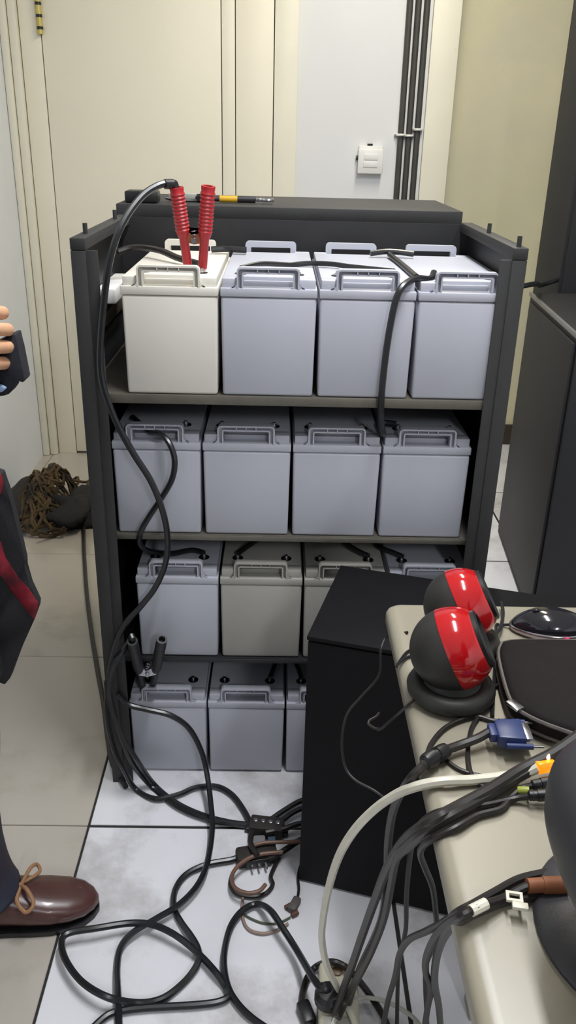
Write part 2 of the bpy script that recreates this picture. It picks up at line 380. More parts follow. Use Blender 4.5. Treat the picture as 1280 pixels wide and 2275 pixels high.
# ------------------------------------------------------------------ black cabinets on the right
tc = thing('tall_cabinet', 'tall black equipment cabinet at the right edge by the yellowish wall', 'cabinet', (1.2, 1.8, 0))
obj('body', box(BM(), .925, 1.60, 1.435, 1.72, .03, 2.05, .004), M_cab, tc)
obj('front_door', box(BM(), .935, 1.59, 1.417, 1.434, .06, 2.03, .004), M_cab, tc)
obj('plinth', box(BM(), .935, 1.59, 1.45, 1.71, 0, .0295), M_blk, tc)
lc = thing('side_cabinet', 'charcoal waist-high cabinet with a silver top edge in front of the tall cabinet', 'cabinet', (1.1, 1.0, 0))
def quad_box(bm, pts, z0, z1, bev=.002): return hexa(bm, [(x, y, z0) for x, y in pts]+[(x, y, z1) for x, y in pts], bev)
obj('body', quad_box(BM(), [(.762, .70), (1.5, .70), (1.5, 1.385), (.82, 1.385)], 0, .885), M_cab, lc)
obj('top_panel', quad_box(BM(), [(.762, .70), (1.5, .70), (1.5, 1.385), (.82, 1.385)], .8855, .895, .001), M_cab, lc)
obj('edge_trim', hexa(BM(), [(.757, .70, .884), (.7635, .70, .884), (.8215, 1.387, .884), (.815, 1.387, .884), (.757, .70, .8985), (.7635, .70, .8985), (.8215, 1.387, .8985), (.815, 1.387, .8985)], .001), mat('dull_silver', (150, 150, 150), .35, metal=.5), lc)
obj('side_panel', hexa(BM(), [(.754, .72, .03), (.7625, .72, .03), (.8195, 1.36, .03), (.8115, 1.36, .03), (.754, .72, .87), (.7625, .72, .87), (.8195, 1.36, .87), (.8115, 1.36, .87)], .001), M_cab, lc)
p = PY(1180, 632, 1.1); q = PY(1200, 634, 1.38)
t = BM(); tube(t, [(.386, .80, p.z+.02), (.5, .9, p.z-.01), p, q, (.926, 1.45, q.z+.01)], .008, 8)
tag(obj('link_cable', t, M_cable), 'short black cable running from the rack to the tall cabinet', 'cable')

# black box standing in front of the rack
BX, UX, VX = Vector((.030, -.272, 0)), Vector((.961, -.276, 0)), Vector((.276, .961, 0))
bmx = Matrix(((UX.x, VX.x, 0, BX.x), (UX.y, VX.y, 0, BX.y), (0, 0, 1, 0), (0, 0, 0, 1)))
kb = thing('equipment_box', 'plain black floor cabinet standing half under the white desk', 'cabinet', BX+UX*.25+VX*.13)
obj('body', box(BM(), 0, .50, .008, .268, .006, .568, .003, mtx=bmx), M_box, kb)
obj('front_panel', box(BM(), -.004, .504, -.002, .0075, .004, .565, .002, mtx=bmx), M_box, kb)
obj('top_panel', box(BM(), -.006, .506, -.004, .27, .5685, .577, .002, mtx=bmx), M_box, kb)
for x in (.03, .47):
    for y in (.03, .24): obj('foot', lathe(BM(), [(.015, 0), (.015, .006)], 12, bmx @ Matrix.Translation((x, y, 0))), M_blk, kb)

# ------------------------------------------------------------------ desk
DZ = .72
dk = thing('desk', 'white desk with a rounded front corner in the lower right', 'desk', (.7, -.8, 0))
def round_rect(x0, x1, y0, y1, r, n=5):
    pts = []
    for cx, cy, a0 in ((x1-r, y1-r, 0), (x0+r, y1-r, 90), (x0+r, y0+r, 180), (x1-r, y0+r, 270)):
        for k in range(n+1): a = R(a0+90*k/n); pts.append(Vector((cx+r*math.cos(a), cy+r*math.sin(a), 0)))
    return pts
t = BM(); pts = round_rect(.134, 1.25, -1.24, -.398, .016)
rings = []
for ins, z in ((.004, DZ-.03), (.0, DZ-.024), (0, DZ-.012), (.002, DZ-.006), (.006, DZ-.002), (.012, DZ)):
    rr_ = round_rect(.134+ins, 1.25-ins, -1.24+ins, -.398-ins, .018)
    rings.append([t.verts.new((p.x, p.y, z)) for p in rr_])
n = len(rings[0])
for i in range(len(rings)-1):
    for k in range(n): t.faces.new((rings[i][k], rings[i][(k+1) % n], rings[i+1][(k+1) % n], rings[i+1][k]))
t.faces.new(rings[0][::-1]); t.faces.new(rings[-1]); obj('desk_top', t, M_desk, dk, angle=60)
for x in (.33, 1.18):
    for y in (-.54, -1.18): obj('leg', box(BM(), x-.022, x+.022, y-.022, y+.022, 0, DZ-.0305, .003), M_desk, dk)
    obj('rail', box(BM(), x-.015, x+.015, -1.157, -.563, DZ-.075, DZ-.031, .002), M_desk, dk)

# ------------------------------------------------------------------ speakers
M_spk = mat('matt_black_shell', (44, 43, 40), .5, bump=.1, bscale=900, var=.1)
M_spk_r = mat('glossy_red_band', (190, 16, 24), .12, coat=.8, var=.04)
def speaker(c, r, ax, label):
    t = thing('desktop_speaker', label, 'speaker', (c[0], c[1], DZ), 'pair of round speakers')
    c = Vector(c); a = (RT*ax[0]+UP*ax[1]-FW*ax[2]).normalized(); m = axis_mtx(c, a)
    def arc(s0, s1, k, rr=r): return [(rr*math.sqrt(max(0, 1-s*s)), rr*s) for s in [s0+(s1-s0)*i/k for i in range(k+1)]]
    def arca(a0, a1, k, rr=r): return [(rr*math.cos(a), rr*math.sin(a)) for a in [a0+(a1-a0)*i/k for i in range(k+1)]]
    s0, s1 = math.asin(-.03), math.asin(.70)
    b = BM(); lathe(b, arca(-math.pi/2, s0, 16), 48, m, cap=False); obj('back_shell', b, M_spk, t, angle=60)
    b = BM(); pr = arca(s0, s1, 14, r*1.012); lathe(b, [(pr[0][0]-.003, pr[0][1])]+pr+[(pr[-1][0]-.003, pr[-1][1])], 48, m, cap=False); obj('red_band', b, M_spk_r, t, angle=60)
    b = BM(); z1 = r*math.sin(s1); r1 = r*math.cos(s1)
    lathe(b, [(r1*.99, z1-.001), (r1*.97, z1+.005), (r1*.86, z1+.007), (r1*.78, z1+.003), (r1*.6, z1-.006), (r1*.4, z1-.010), (r1*.3, z1-.007), (r1*.15, z1-.003), (0, z1-.002)], 48, m, cap=False)
    obj('driver_front', b, M_blk, t, angle=50)
    bx_, by_ = c.x+.002, c.y-.010
    b = BM(); lathe(b, [(.030, 0.0005), (.048, .0015), (.0545, .007), (.0555, .013), (.052, .020), (.044, .024), (.036, .022), (.032, .026), (.028, .034), (0, .034)], 40, Matrix.Translation((bx_, by_, DZ)))
    obj('base', b, M_spk, t, angle=50)
    return t
speaker((.188, -.618, .781), .0525, (.90, .37, .24), 'red and black round speaker nearer the camera on the white desk')
speaker((.220, -.512, .782), .0505, (.90, .40, .20), 'red and black round speaker behind the other near the back edge')

# ------------------------------------------------------------------ bag, mouse
M_bag = mat('dark_brown_nylon', (26, 22, 22), .8, bump=.3, bscale=300, var=.15, spec=.2)
bg = thing('padded_bag', 'dark padded bag with grey piping lying on the desk below the mouse', 'bag', (.40, -.60, DZ))
bpts = [(.272, -.548), (.262, -.57), (.256, -.61), (.252, -.665), (.256, -.69), (.275, -.712), (.31, -.735), (.36, -.765), (.42, -.79), (.50, -.79), (.56, -.75), (.56, -.56), (.50, -.543), (.40, -.541), (.30, -.541)]
t = BM(); cx = sum(p[0] for p in bpts)/len(bpts); cy = sum(p[1] for p in bpts)/len(bpts); rings = []
sp = [Vector((x, y, 0)) for x, y in bpts]; sp2 = smooth_path(sp+[sp[0]], 3)[:-1]
for f, z in ((.90, .001), (.985, .004), (1, .012), (1, .022), (.985, .029), (.93, .033), (.6, .035), (.02, .036)):
    rings.append([t.verts.new((cx+(p.x-cx)*f, cy+(p.y-cy)*f, DZ+z)) for p in sp2])
n = len(sp2)
for i in range(len(rings)-1):
    for k in range(n): t.faces.new((rings[i][k], rings[i][(k+1) % n], rings[i+1][(k+1) % n], rings[i+1][k]))
t.faces.new(rings[0][::-1]); t.faces.new(rings[-1]); obj('padding', t, M_bag, bg, angle=70)
M_pipe = mat('grey_piping', (92, 86, 82), .5)
for z in (.026, .009):
    t = BM(); tube(t, [(cx+(p.x-cx)*.997, cy+(p.y-cy)*.997, DZ+z) for p in sp2+[sp2[0]]], .0026, 6, 1, cap=False); obj('piping', t, M_pipe, bg)
t = BM(); box(t, -.006, .006, -.010, .010, -.002, .002, .001, mtx=Matrix.Translation((.2535, -.687, DZ+.029)) @ Matrix.Rotation(R(30), 4, 'Z')); obj('zip_pull', t, M_steel, bg)
ms = thing('computer_mouse', 'glossy black computer mouse with silver trim behind the dark bag', 'mouse', (.36, -.47, DZ+.0005))
M_mouse = mat('mouse_gloss', (30, 29, 34), .12, coat=.6)
M_trim = mat('silver_trim', (190, 178, 184), .2, metal=.9)
mz = DZ+.0005
def mring(f): # outline of the mouse in plan; nose towards -X
    out = []
    for k in range(32):
        a = 2*math.pi*k/32; x = .056*math.cos(a); y = .031*math.sin(a)*(1-.12*math.cos(a)**2)
        out.append((x*f, y*f))
    return out
ma = R(-8); mc = PZ(1224, 1384, DZ+.015); mc.z = mz
def mp(x, y, z): return (mc.x+x*math.cos(ma)-y*math.sin(ma), mc.y+x*math.sin(ma)+y*math.cos(ma), mz+z)
t = BM(); rings = []
for i in range(9):
    a = math.pi/2*i/8; f = math.cos(a); h = .010+.026*math.sin(a)
    rings.append([t.verts.new(mp(x, y, h*(1-.25*max(0, -x/.056)**2)+(.0 if i else 0))) for x, y in mring(max(f, .02))])
for i in range(8):
    for k in range(32): t.faces.new((rings[i][k], rings[i][(k+1) % 32], rings[i+1][(k+1) % 32], rings[i+1][k]))
t.faces.new(rings[0][::-1]); t.faces.new(rings[-1]); obj('shell', t, M_mouse, ms, angle=80)
t = BM(); rings = []
for f, z in ((.93, .0005), (1.0, .002), (1.03, .006), (1.02, .0115), (.95, .012)):
    rings.append([t.verts.new(mp(x, y, z*(1-.25*max(0, -x/.056)**2))) for x, y in mring(f)])
for i in range(4):
    for k in range(32): t.faces.new((rings[i][k], rings[i][(k+1) % 32], rings[i+1][(k+1) % 32], rings[i+1][k]))
t.faces.new(rings[0][::-1]); obj('side_trim', t, M_trim, ms, angle=80)
t = BM(); box(t, -.044, -.008, -.005, .005, .026, .0325, .002, mtx=Matrix.Translation(mc) @ Matrix.Rotation(ma, 4, 'Z') @ Matrix.Rotation(R(-13), 4, 'Y') @ Matrix.Translation((0, 0, -.004))); obj('wheel_strip', t, M_trim, ms)
t = BM(); lathe(t, [(.006, -.003), (.0065, 0), (.006, .003)], 16, axis_mtx(mp(-.022, 0, .029), (math.sin(-ma), math.cos(ma), 0))); obj('wheel', t, M_blk, ms)
t = BM(); lathe(t, [(.003, 0), (.002, .001)], 12, axis_mtx(mp(.018, -.0325, .010), (0, -1, .2))); obj('pink_highlight', t, mat('highlight_glow', (235, 60, 120), .3, emit=.35), ms)  # faintly glowing dot painted in for a pinkish reflection

# ------------------------------------------------------------------ monitor (seen from behind)
mo = thing('monitor', 'black monitor seen from behind on a round foot at the right edge', 'monitor', (.33, -.975, DZ))
M_mon = mat('monitor_plastic', (52, 52, 56), .45, bump=.1, bscale=600, var=.06)
t = BM(); lathe(t, [(.108, .0005), (.109, .005), (.104, .010), (.07, .014), (.03, .018), (0, .018)], 48, Matrix.Translation((.312, -.975, DZ))); obj('foot', t, M_mon, mo, angle=50)
t = BM(); tube(t, [(.305, -.975, DZ+.012), (.295, -.985, DZ+.05), (.285, -1.0, DZ+.09)], .024, 16); obj('neck', t, M_mon, mo)
t = BM(); c = Vector((.277, -1.008, .859)); nu, nv = 24, 40; rings = []
for i in range(nu+1):
    a = math.pi*i/nu; ring = []
    for k in range(nv):
        b = 2*math.pi*k/nv
        e = .75
        sx = math.cos(a); sr = math.sin(a)
        yy = math.copysign(abs(math.cos(b))**e, math.cos(b)); zz = math.copysign(abs(math.sin(b))**e, math.sin(b))
        x = -.0856*math.copysign(abs(sx)**.8, sx) if sx > 0 else .01*(-sx)
        ring.append(t.verts.new((c.x+x, c.y+.1075*sr**.7*yy, c.z+.0602*sr**.7*zz)))
    rings.append(ring)
for i in range(nu):
    for k in range(nv): t.faces.new((rings[i][k], rings[i][(k+1) % nv], rings[i+1][(k+1) % nv], rings[i+1][k]))
bmesh.ops.remove_doubles(t, verts=t.verts, dist=1e-5)
obj('back_housing', t, M_mon, mo, angle=60)
obj('screen_bezel', box(BM(), .2875, .315, -1.30, -.84, .835, 1.14, .008), M_mon, mo)
obj('screen', box(BM(), .3152, .3162, -1.285, -.855, .85, 1.125), mat('dark_screen', (12, 13, 16), .1), mo)

# ------------------------------------------------------------------ connectors on the desk
vg = thing('vga_plug', 'blue video plug lying on the white desk', 'connector', (.245, -.728, DZ))
M_blue = mat('blue_plug', (48, 62, 108), .4, var=.1)
va = R(-2); vm = Matrix.Translation((.2165, -.725, DZ+.019)) @ Matrix.Rotation(va, 4, 'Z')
t = BM(); hexa(t, [(.006, -.017, -.008), (.038, -.020, -.008), (.038, .018, -.008), (.006, .015, -.008), (.006, -.017, .008), (.038, -.020, .009), (.038, .018, .009), (.006, .015, .008)], .003, 2, vm); obj('hood', t, M_blue, vg)
t = BM(); box(t, -.002, .007, -.011, .011, -.006, .006, .002, mtx=vm); obj('strain_relief', t, M_blue, vg)
t = BM(); box(t, .037, .046, -.015, .015, -.005, .005, .001, mtx=vm); obj('shield', t, M_steel, vg)
for s in (-1, 1):
    t = BM(); lathe(t, [(.0035, 0), (.0035, .03)], 12, vm @ axis_mtx((.014, s*.0215-.001, 0), (1, 0, 0))); sc = obj('thumbscrew', t, M_blue, vg)
    t = BM(); lathe(t, [(.0015, 0), (.0015, .012)], 8, vm @ axis_mtx((.0442, s*.0215-.001, 0), (1, 0, 0))); obj('screw_tip', t, M_steel, sc)
fr = PZ(968, 1680, DZ+.012); fd = (PZ(990, 1668, DZ+.012)-PZ(945, 1694, DZ+.012)).normalized()
t = BM(); lathe(t, [(.005, -.020), (.0085, -.017), (.0095, -.012), (.0095, -.003), (.0078, -.002), (.0078, .002), (.0095, .003), (.0095, .012), (.0085, .017), (.005, .020)], 16, axis_mtx(fr, fd)); tag(obj('ferrite_bead', t, M_blk), 'black ferrite bead on the video cable at the desk edge', 'ferrite bead')
nl = thing('network_plug', 'glowing orange network plug at the end of the ivory cable', 'connector', (.262, -.78, DZ+.012))
e0 = PZ(1193, 1706, DZ+.022); e1 = PZ(1225, 1700, DZ+.022); nm_ = axis_mtx(e0, e1-e0)
M_amber = mat('amber_plug', (255, 150, 20), .25, rgb2=(255, 110, 5), emit=.9, scale=90)
t = BM(); box(t, -.006, .006, -.005, .005, 0, .021, .0015, mtx=nm_); obj('clear_body', t, M_amber, nl)
t = BM(); box(t, -.0025, .0025, .005, .0075, .004, .019, .0008, mtx=nm_); obj('latch', t, M_amber, nl)
lt = e0.lerp(e1, .8)+UP*.009
t = BM(); lathe(t, [(.0001, -.004), (.0022, -.001), (.0016, .002), (.0001, .005)], 10, Matrix.Translation(lt)); obj('port_light', t, mat('port_led', (255, 225, 150), .3, emit=5), nl)
for nm2, (ua, va_), (ub, vb), lb, col in (('audio_plug', (1180, 1745), (1222, 1738), 'black audio plug behind the glowing network plug', None), ('audio_plug', (1172, 1768), (1215, 1766), 'black audio plug with a green band nearest the monitor back', (150, 160, 60))):
    p0, p1 = PZ(ua, va_, DZ+.012), PZ(ub, vb, DZ+.014); th = thing(nm2, lb, 'connector', (p0+p1)/2, 'audio plugs')
    t = BM(); L = (p1-p0).length; lathe(t, [(.003, 0), (.0055, .002), (.0055, L*.5), (.0065, L*.52), (.0065, L)], 14, axis_mtx(p0, p1-p0)); obj('sleeve', t, M_blk, th)
    t = BM(); lathe(t, [(.0057, L*.25), (.0057, L*.32)], 14, axis_mtx(p0, p1-p0), cap=False); obj('ridge', t, M_dark_rub, th)
    if col: t = BM(); g0 = PZ(1150, 1756, DZ+.008); g1 = PZ(1176, 1757, DZ+.010); lathe(t, [(.004, 0), (.0045, .002), (.0045, (g1-g0).length)], 12, axis_mtx(g0, g1-g0)); obj('green_collar', t, mat('lime', col, .4), th)
vs = thing('velcro_tie', 'brown strap around the cables beside the monitor foot', 'strap', PZ(1210, 1968, DZ))
p0, p1, p2 = PZ(1172, 1968, DZ+.016), PZ(1206, 1966, DZ+.016), PZ(1256, 1966, DZ+.016)
M_tan = mat('brown_strap', (150, 92, 58), .6, var=.2, scale=80)
t = BM(); tube(t, [p0, p1], .0068, 12, 1); obj('wrap', t, M_tan, vs)
t = BM(); tube(t, [p1, p2], .0078, 12, 1); obj('band', t, M_tan, vs)
tg = thing('cable_tag', 'small white plastic tag clipped to the cable on the desk', 'tag', PZ(1150, 2000, DZ))
q0 = PZ(1143, 1993, DZ+.014); tm = rotz(q0, R(-10)) @ Matrix.Scale(.68, 4)
t = BM()
for bb in ((-.011, .011, .004, .008), (-.011, .011, -.008, -.004), (-.011, -.007, -.004, .004), (.007, .011, -.004, .004)): box(t, bb[0], bb[1], bb[2], bb[3], -.002, .002, mtx=tm)
obj('loop', t, M_white_c, tg)
t = BM(); box(t, -.004, .017, -.019, -.0085, -.003, .003, .0015, mtx=tm); obj('label_plate', t, M_white_c, tg)
t = BM(); a0, a1 = PZ(1046, 2024, DZ+.0165), PZ(1080, 2007, DZ+.0165); tube(t, [a0, a1], .0052, 10, 1); tag(obj('cable_marker', t, M_white_c), 'white marker sleeve around the cable pair on the desk', 'marker')

# ------------------------------------------------------------------ clamps
def clamp(label, base, tips, pivot, m, r, ribs, part_metal):
    """two rubber-sleeved handles (foot point, top point) and the metal jaw between them"""
    t = thing('battery_clamp', label, 'clamp', base)
    for f, tp in tips:
        f, tp = Vector(f), Vector(tp); L = (tp-f).length; mt = axis_mtx(f, tp-f)
        pr = [(r*.62, 0), (r*.66, L*.02), (r*.66, L*.36), (r*.78, L*.38), (r*.98, L*.44)]
        n = 11
        for k in range(n):
            z = L*(.45+.5*k/n); pr += [(r*1.0, z), (r*(1.07 if ribs else 1.0), z+L*.012), (r*.93, z+L*.030)]
        pr += [(r, L*.985), (r*.97, L), (r*.62, L), (r*.58, L*.93), (0, L*.93)]
        b = BM(); lathe(b, pr, 20, mt); obj('handle_sleeve', b, m, t, angle=50)
    b = BM(); pv = Vector(pivot); ax = Vector((0, 1, 0))
    f0, f1 = Vector(tips[0][0]), Vector(tips[1][0]); t0, t1 = Vector(tips[0][1]), Vector(tips[1][1])
    m0, m1 = f0.lerp(t0, .42), f1.lerp(t1, .42)
    for y in (-.004, .004):
        prism(b, [m0+Vector((0, y, .010)), m0+Vector((0, y, -.014)), m0.lerp(m1, .5)+Vector((0, y, -.018)), m1+Vector((0, y, -.014)), m1+Vector((0, y, .010)), m0.lerp(m1, .5)+Vector((0, y, -.004))], (0, .0015, 0))
    obj('jaw_plate', b, part_metal, t)
    b = BM(); lathe(b, [(.0045, -.010), (.0045, .010)], 12, axis_mtx(m0.lerp(m1, .5)+Vector((0, 0, -.011)), ax)); obj('pivot_rivet', b, M_steel, t)
    b = BM(); sp_ = [m0.lerp(m1, .5)+Vector((.006*math.cos(k*.9), .006*math.sin(k*.9), -.012+.0009*k)) for k in range(24)]; tube(b, sp_, .0011, 6, 2); obj('spring', b, M_steel, t)
    return t
LT = Z1+.2115
c_f0, c_f1 = PY(417, 588, .10), PY(450, 602, .10)
c_t0, c_t1 = PY(392, 416, .085), PY(463, 413, .085)
c_f0.z = max(c_f0.z, LT+.008); c_f1.z = max(c_f1.z, LT+.004)
clamp('large red clamp gripping the cream-white battery terminal', (-.19, .10, LT), [(c_f0, c_t0), (c_f1, c_t1)], PY(431, 532, .10), M_red, .0128, True, M_copper)
LB = Z4+.2115
d_f0, d_f1 = PY(318, 1528, .052), PY(338, 1528, .056)
d_t0, d_t1 = PY(294, 1424, -.030), PY(360, 1420, -.030)
d_f0.z = max(d_f0.z, LB+.004); d_f1.z = max(d_f1.z, LB+.004)
clamp('black clamp gripping the left battery of the floor row', (-.32, .08, LB), [(d_f0, d_t0), (d_f1, d_t1)], d_f0.lerp(d_f1, .5)+Vector((0, -.02, .03)), M_dark_rub, .0115, False, M_steel)

# ------------------------------------------------------------------ cables
Y, Z, X_ = PY, PZ, PX
def cable(name, label, m, r, pts, group=None, seg=8, cat='cable'):
    t = BM(); tube(t, pts, r, seg, 6); return tag(obj(name, t, m), label, cat, group)
F = .008
def ys(lst, y0, y1):   # hanging run: distance goes evenly from y0 to y1
    n = len(lst)-1
    return [Y(u, v, y0+(y1-y0)*i/n) for i, (u, v) in enumerate(lst)]
def zs(lst, z): return [Z(u, v, z) for u, v in lst]

# rack cables
cable('clamp_cable', 'long black cable from the red clamp snaking down the left rack post', M_cable, .0062,
      [c_t0-Vector((0, 0, .012)), c_t0+Vector((-.003, 0, .006)), Y(377, 408, .08), Y(355, 411, .07), Y(320, 432, .05), Y(285, 475, .02), Y(258, 530, -.005), Y(240, 600, -.014)] +
      ys([(229, 690), (223, 770), (224, 830), (236, 880), (262, 945), (298, 1010), (335, 1068), (360, 1130), (372, 1190), (368, 1250), (345, 1305), (312, 1348), (283, 1380), (262, 1420), (248, 1470), (238, 1530), (239, 1600), (252, 1660)], -.014, -.024)+[Y(272, 1703, -.03), Z(300, 1752, F), Z(345, 1775, F), Z(395, 1766, F), Z(435, 1750, F), Z(480, 1747, F), Z(515, 1765, F), Z(542, 1800, F), Z(562, 1840, F)])
t = BM(); cyl(t, Y(385, 409, .083), Y(366, 409, .075), .0085, 12); tag(obj('cable_boot', t, M_blk), 'black taped cable end at the top of the red clamp', 'cable end')
def lid(r, i, x, y): z, x0, yf = rows[r][1], rows[r][2], rows[r][3]; return Vector((x0+i*.176+x, yf+y, z+.2115))
H3 = Vector((0, 0, .010)); 
cable('jumper_cable', 'black cable from the second shelf looping down to the left battery of the third shelf', M_cable, .0058,
      [lid(1, 0, .030, .075)+H3, Y(330, 957, .055), Y(355, 963, .03), Y(376, 985, .012), Y(388, 1022, .0), Y(382, 1065, -.004), Y(358, 1108, -.004), Y(330, 1150, -.004), Y(312, 1183, 0), Y(310, 1206, .03), Y(330, 1224, .06), Y(380, 1230, .085), lid(2, 0, .11, .075)+H3, lid(2, 0, .138, .062)+Vector((0, 0, .011))], 'jumper cables on the rack')
cable('jumper_cable', 'black cable hanging from the right top-shelf battery over its neighbour', M_cable, .0062,
      [lid(0, 3, .034, .062)+H3, Y(955, 620, .05), Y(925, 619, .03), Y(900, 632, .008), Y(882, 660, -.004), Y(868, 720, -.006), Y(856, 800, -.006), Y(848, 880, -.004), Y(847, 930, .012), Y(851, 965, .04), lid(1, 3, .0, .065)+H3, lid(1, 3, .030, .062)+H3], 'jumper cables on the rack')
cable('jumper_cable', 'black jumper bridging the two middle batteries of the top shelf', M_cable, .0048,
      [lid(0, 1, .034, .066)+H3, lid(0, 1, .07, .11)+H3*1.2, Y(640, 588, .17), Y(690, 585, .18), Y(740, 587, .17), Y(775, 592, .15), lid(0, 2, .138, .066)+H3], 'jumper cables on the rack')
cable('jumper_cable', 'black jumper behind the red clamp joining the two left top-shelf batteries', M_cable, .0065,
      [lid(0, 0, .136, .33)+H3*.9, lid(0, 0, .16, .335)+H3, lid(0, 1, .0, .335)+H3, lid(0, 1, .034, .335)+H3*.9], 'jumper cables on the rack')
cable('jumper_cable', 'black jumper at the back joining the two right top-shelf batteries', M_cable, .0058,
      [lid(0, 2, .120, .33)+H3*.8, lid(0, 2, .15, .335)+H3*1.2, lid(0, 3, .0, .335)+H3*1.2, lid(0, 3, .036, .33)+H3*.9], 'jumper cables on the rack')
cable('seam_cable', 'black cable lying along the seam beside the right top-shelf battery', M_cable2, .0055,
      [lid(0, 2, .160, .325)+H3*.8, lid(0, 2, .166, .25)+H3*.6, lid(0, 2, .170, .15)+H3*.6, lid(0, 2, .172, .08)+H3*.6, lid(0, 2, .174, .03)+H3*.6], 'jumper cables on the rack')
cable('lead_cable', 'black lead curving from the rack side to the cream-white battery', M_cable2, .0065,
      [Y(262, 560, .26), Y(290, 551, .27), Y(325, 551, .26), Y(360, 558, .22), Y(395, 573, .18), lid(0, 0, .128, .12)+H3*.8], 'jumper cables on the rack')
cable('jumper_cable', 'black jumper arching between the second and third batteries of the third shelf', M_cable, .0058,
      [lid(2, 1, .034, .062)+H3, lid(2, 1, .06, .10)+H3*1.4, lid(2, 1, .12, .17)+H3*2.4, lid(2, 2, .0, .2)+H3*2.8, lid(2, 2, .06, .15)+H3*2, lid(2, 2, .11, .09)+H3*1.2, lid(2, 2, .138, .062)+H3], 'jumper cables on the rack')
cable('jumper_cable', 'short dark lead at the handle of the right third-shelf battery', M_cable, .0055,
      [lid(2, 3, .036, .062)+H3, lid(2, 3, .018, .08)+H3, lid(2, 3, -.01, .11)+H3*.9, lid(2, 3, -.02, .16)+H3*.8], 'jumper cables on the rack')
cable('jumper_cable', 'black jumper arching between the middle batteries of the floor row', M_cable, .0055,
      [lid(3, 1, .138, .062)+H3, lid(3, 1, .148, .10)+H3*1.6, lid(3, 1, .165, .15)+H3*3, lid(3, 2, .005, .15)+H3*3, lid(3, 2, .025, .10)+H3*1.6, lid(3, 2, .034, .062)+H3], 'jumper cables on the rack')
cable('clamp_lead', 'black cable leaving the black clamp into the rack corner', M_cable, .0062,
      [d_t0+(d_f0-d_t0)*.08, d_t0+Vector((0, 0, .012)), Y(287, 1425, .0), Y(270, 1450, -.016), Y(252, 1480, -.03), Y(243, 1530, -.034), Y(258, 1600, -.036), Y(292, 1690, -.04), Z(335, 1745, F), Z(390, 1790, F), Z(455, 1818, F), Z(530, 1832, F), Z(570, 1836, F)])
cable('floor_cable', 'black cable running along the floor on the left side of the rack', M_cable_br, .0066,
      zs([(186, 1172), (187, 1230), (193, 1320), (204, 1410), (217, 1490), (230, 1560), (240, 1640)], F)+[Z(252, 1700, F), Z(280, 1748, F)])
cable('post_cable', 'black cable hanging down the left rack post and sweeping to the tangle', M_cable, .0058,
      ys([(236, 1512), (243, 1560), (270, 1630), (305, 1690)], -.026, -.05)+zs([(345, 1745), (395, 1785), (455, 1812), (520, 1828), (580, 1832)], F))
cable('floor_loop_cable', 'glossy black cable crossing the bottom batteries and looping over the floor', M_cable, .0062,
      [Y(262, 1540, .0), Y(285, 1565, -.005), Y(330, 1577, -.008), Y(380, 1590, -.01), Y(420, 1618, -.012), Y(447, 1668, -.02), Y(460, 1720, -.04), Y(468, 1780, -.10), Z(472, 1838, .030), Z(462, 1910, .022), Z(442, 1962, .020), Z(400, 2008, .020), Z(345, 2042, .020), Z(295, 2072, .018), Z(268, 2105, .012), Z(260, 2150, F), Z(262, 2210, .018), Z(265, 2290, F)])
cable('coiled_cable', 'black cable coiled in a wide loop on the floor tiles', M_cable, .0062,
      zs([(545, 1898), (515, 1910), (462, 1920), (415, 1942), (390, 1975), (386, 2015), (402, 2048)], F)+zs([(425, 2080), (440, 2108), (441, 2135)], .014)+zs([(418, 2172), (380, 2207), (345, 2224), (300, 2228)], F)+zs([(240, 2216), (185, 2184), (150, 2140), (137, 2100), (150, 2074), (215, 2062)], .03)+zs([(290, 2051), (340, 2055), (390, 2078)], .026)+zs([(440, 2118), (478, 2158)], .016)+zs([(500, 2190), (508, 2212), (485, 2226), (430, 2233), (340, 2238), (280, 2244), (240, 2255), (205, 2285)], F))
cable('plug_cable', 'black cable arching over the floor into the plug of the power strip', M_cable, .0062,
      zs([(600, 2290), (560, 2262), (530, 2232), (508, 2196)], F)+zs([(498, 2150), (500, 2105), (514, 2055), (540, 2022), (572, 2009)], .012)+zs([(600, 2022), (628, 2062), (660, 2112)], .035)+[Z(695, 2172, .065), Z(716, 2200, .072)])
# bundle into the tangle behind the black box
for i, (pl, lb) in enumerate(([[(575, 1838), (600, 1822), (632, 1800), (672, 1778), (720, 1770)], 'uppermost black cable running from the tangle behind the black cabinet'],
                       [[(580, 1846), (615, 1832), (650, 1806), (690, 1790), (730, 1788)], 'second black cable running from the tangle behind the black cabinet'],
                       [[(590, 1850), (630, 1842), (665, 1830), (720, 1828)], 'lowest black cable running from the tangle behind the black cabinet'])):
    cable('bundle_cable', lb, M_cable_br, .0058, zs(pl, .012+.006*i), 'cables behind the black cabinet')
# tangle pieces
tn = thing('terminal_block', 'dirty black terminal block in the cable tangle on the floor', 'terminal block', Z(590, 1850, 0))
c0 = Z(592, 1852, 0); bm_ = rotz(c0, R(-8))
obj('body', box(BM(), -.036, .036, -.018, .022, .001, .03, .004, mtx=bm_), mat('dusty_black', (42, 36, 33), .7, var=.3, scale=50), tn)
for k in range(4): obj('screw', lathe(BM(), [(.005, 0), (.005, .002), (.002, .003)], 12, bm_ @ Matrix.Translation((-.024+k*.016, .004, .03))), M_steel, tn)
for k in range(2): obj('side_lug', box(BM(), -.046+k*.082, -.036+k*.082, -.006, .012, .001, .014, .002, mtx=bm_), M_blk, tn)
M_brownc = mat('tan_wire', (118, 88, 72), .5, var=.2)
pc = thing('plug_adapter', 'dusty dark plug lying below the terminal block in the tangle', 'plug', Z(575, 1925, 0))
c0 = Z(570, 1910, 0); bm_ = rotz(c0, R(12))
obj('body', box(BM(), -.042, .042, -.020, .018, .001, .027, .006, mtx=bm_), MATS['dusty_black'], pc)
obj('socket_face', box(BM(), -.026, .026, -.024, -.0205, .004, .024, .001, mtx=bm_), M_blk, pc)
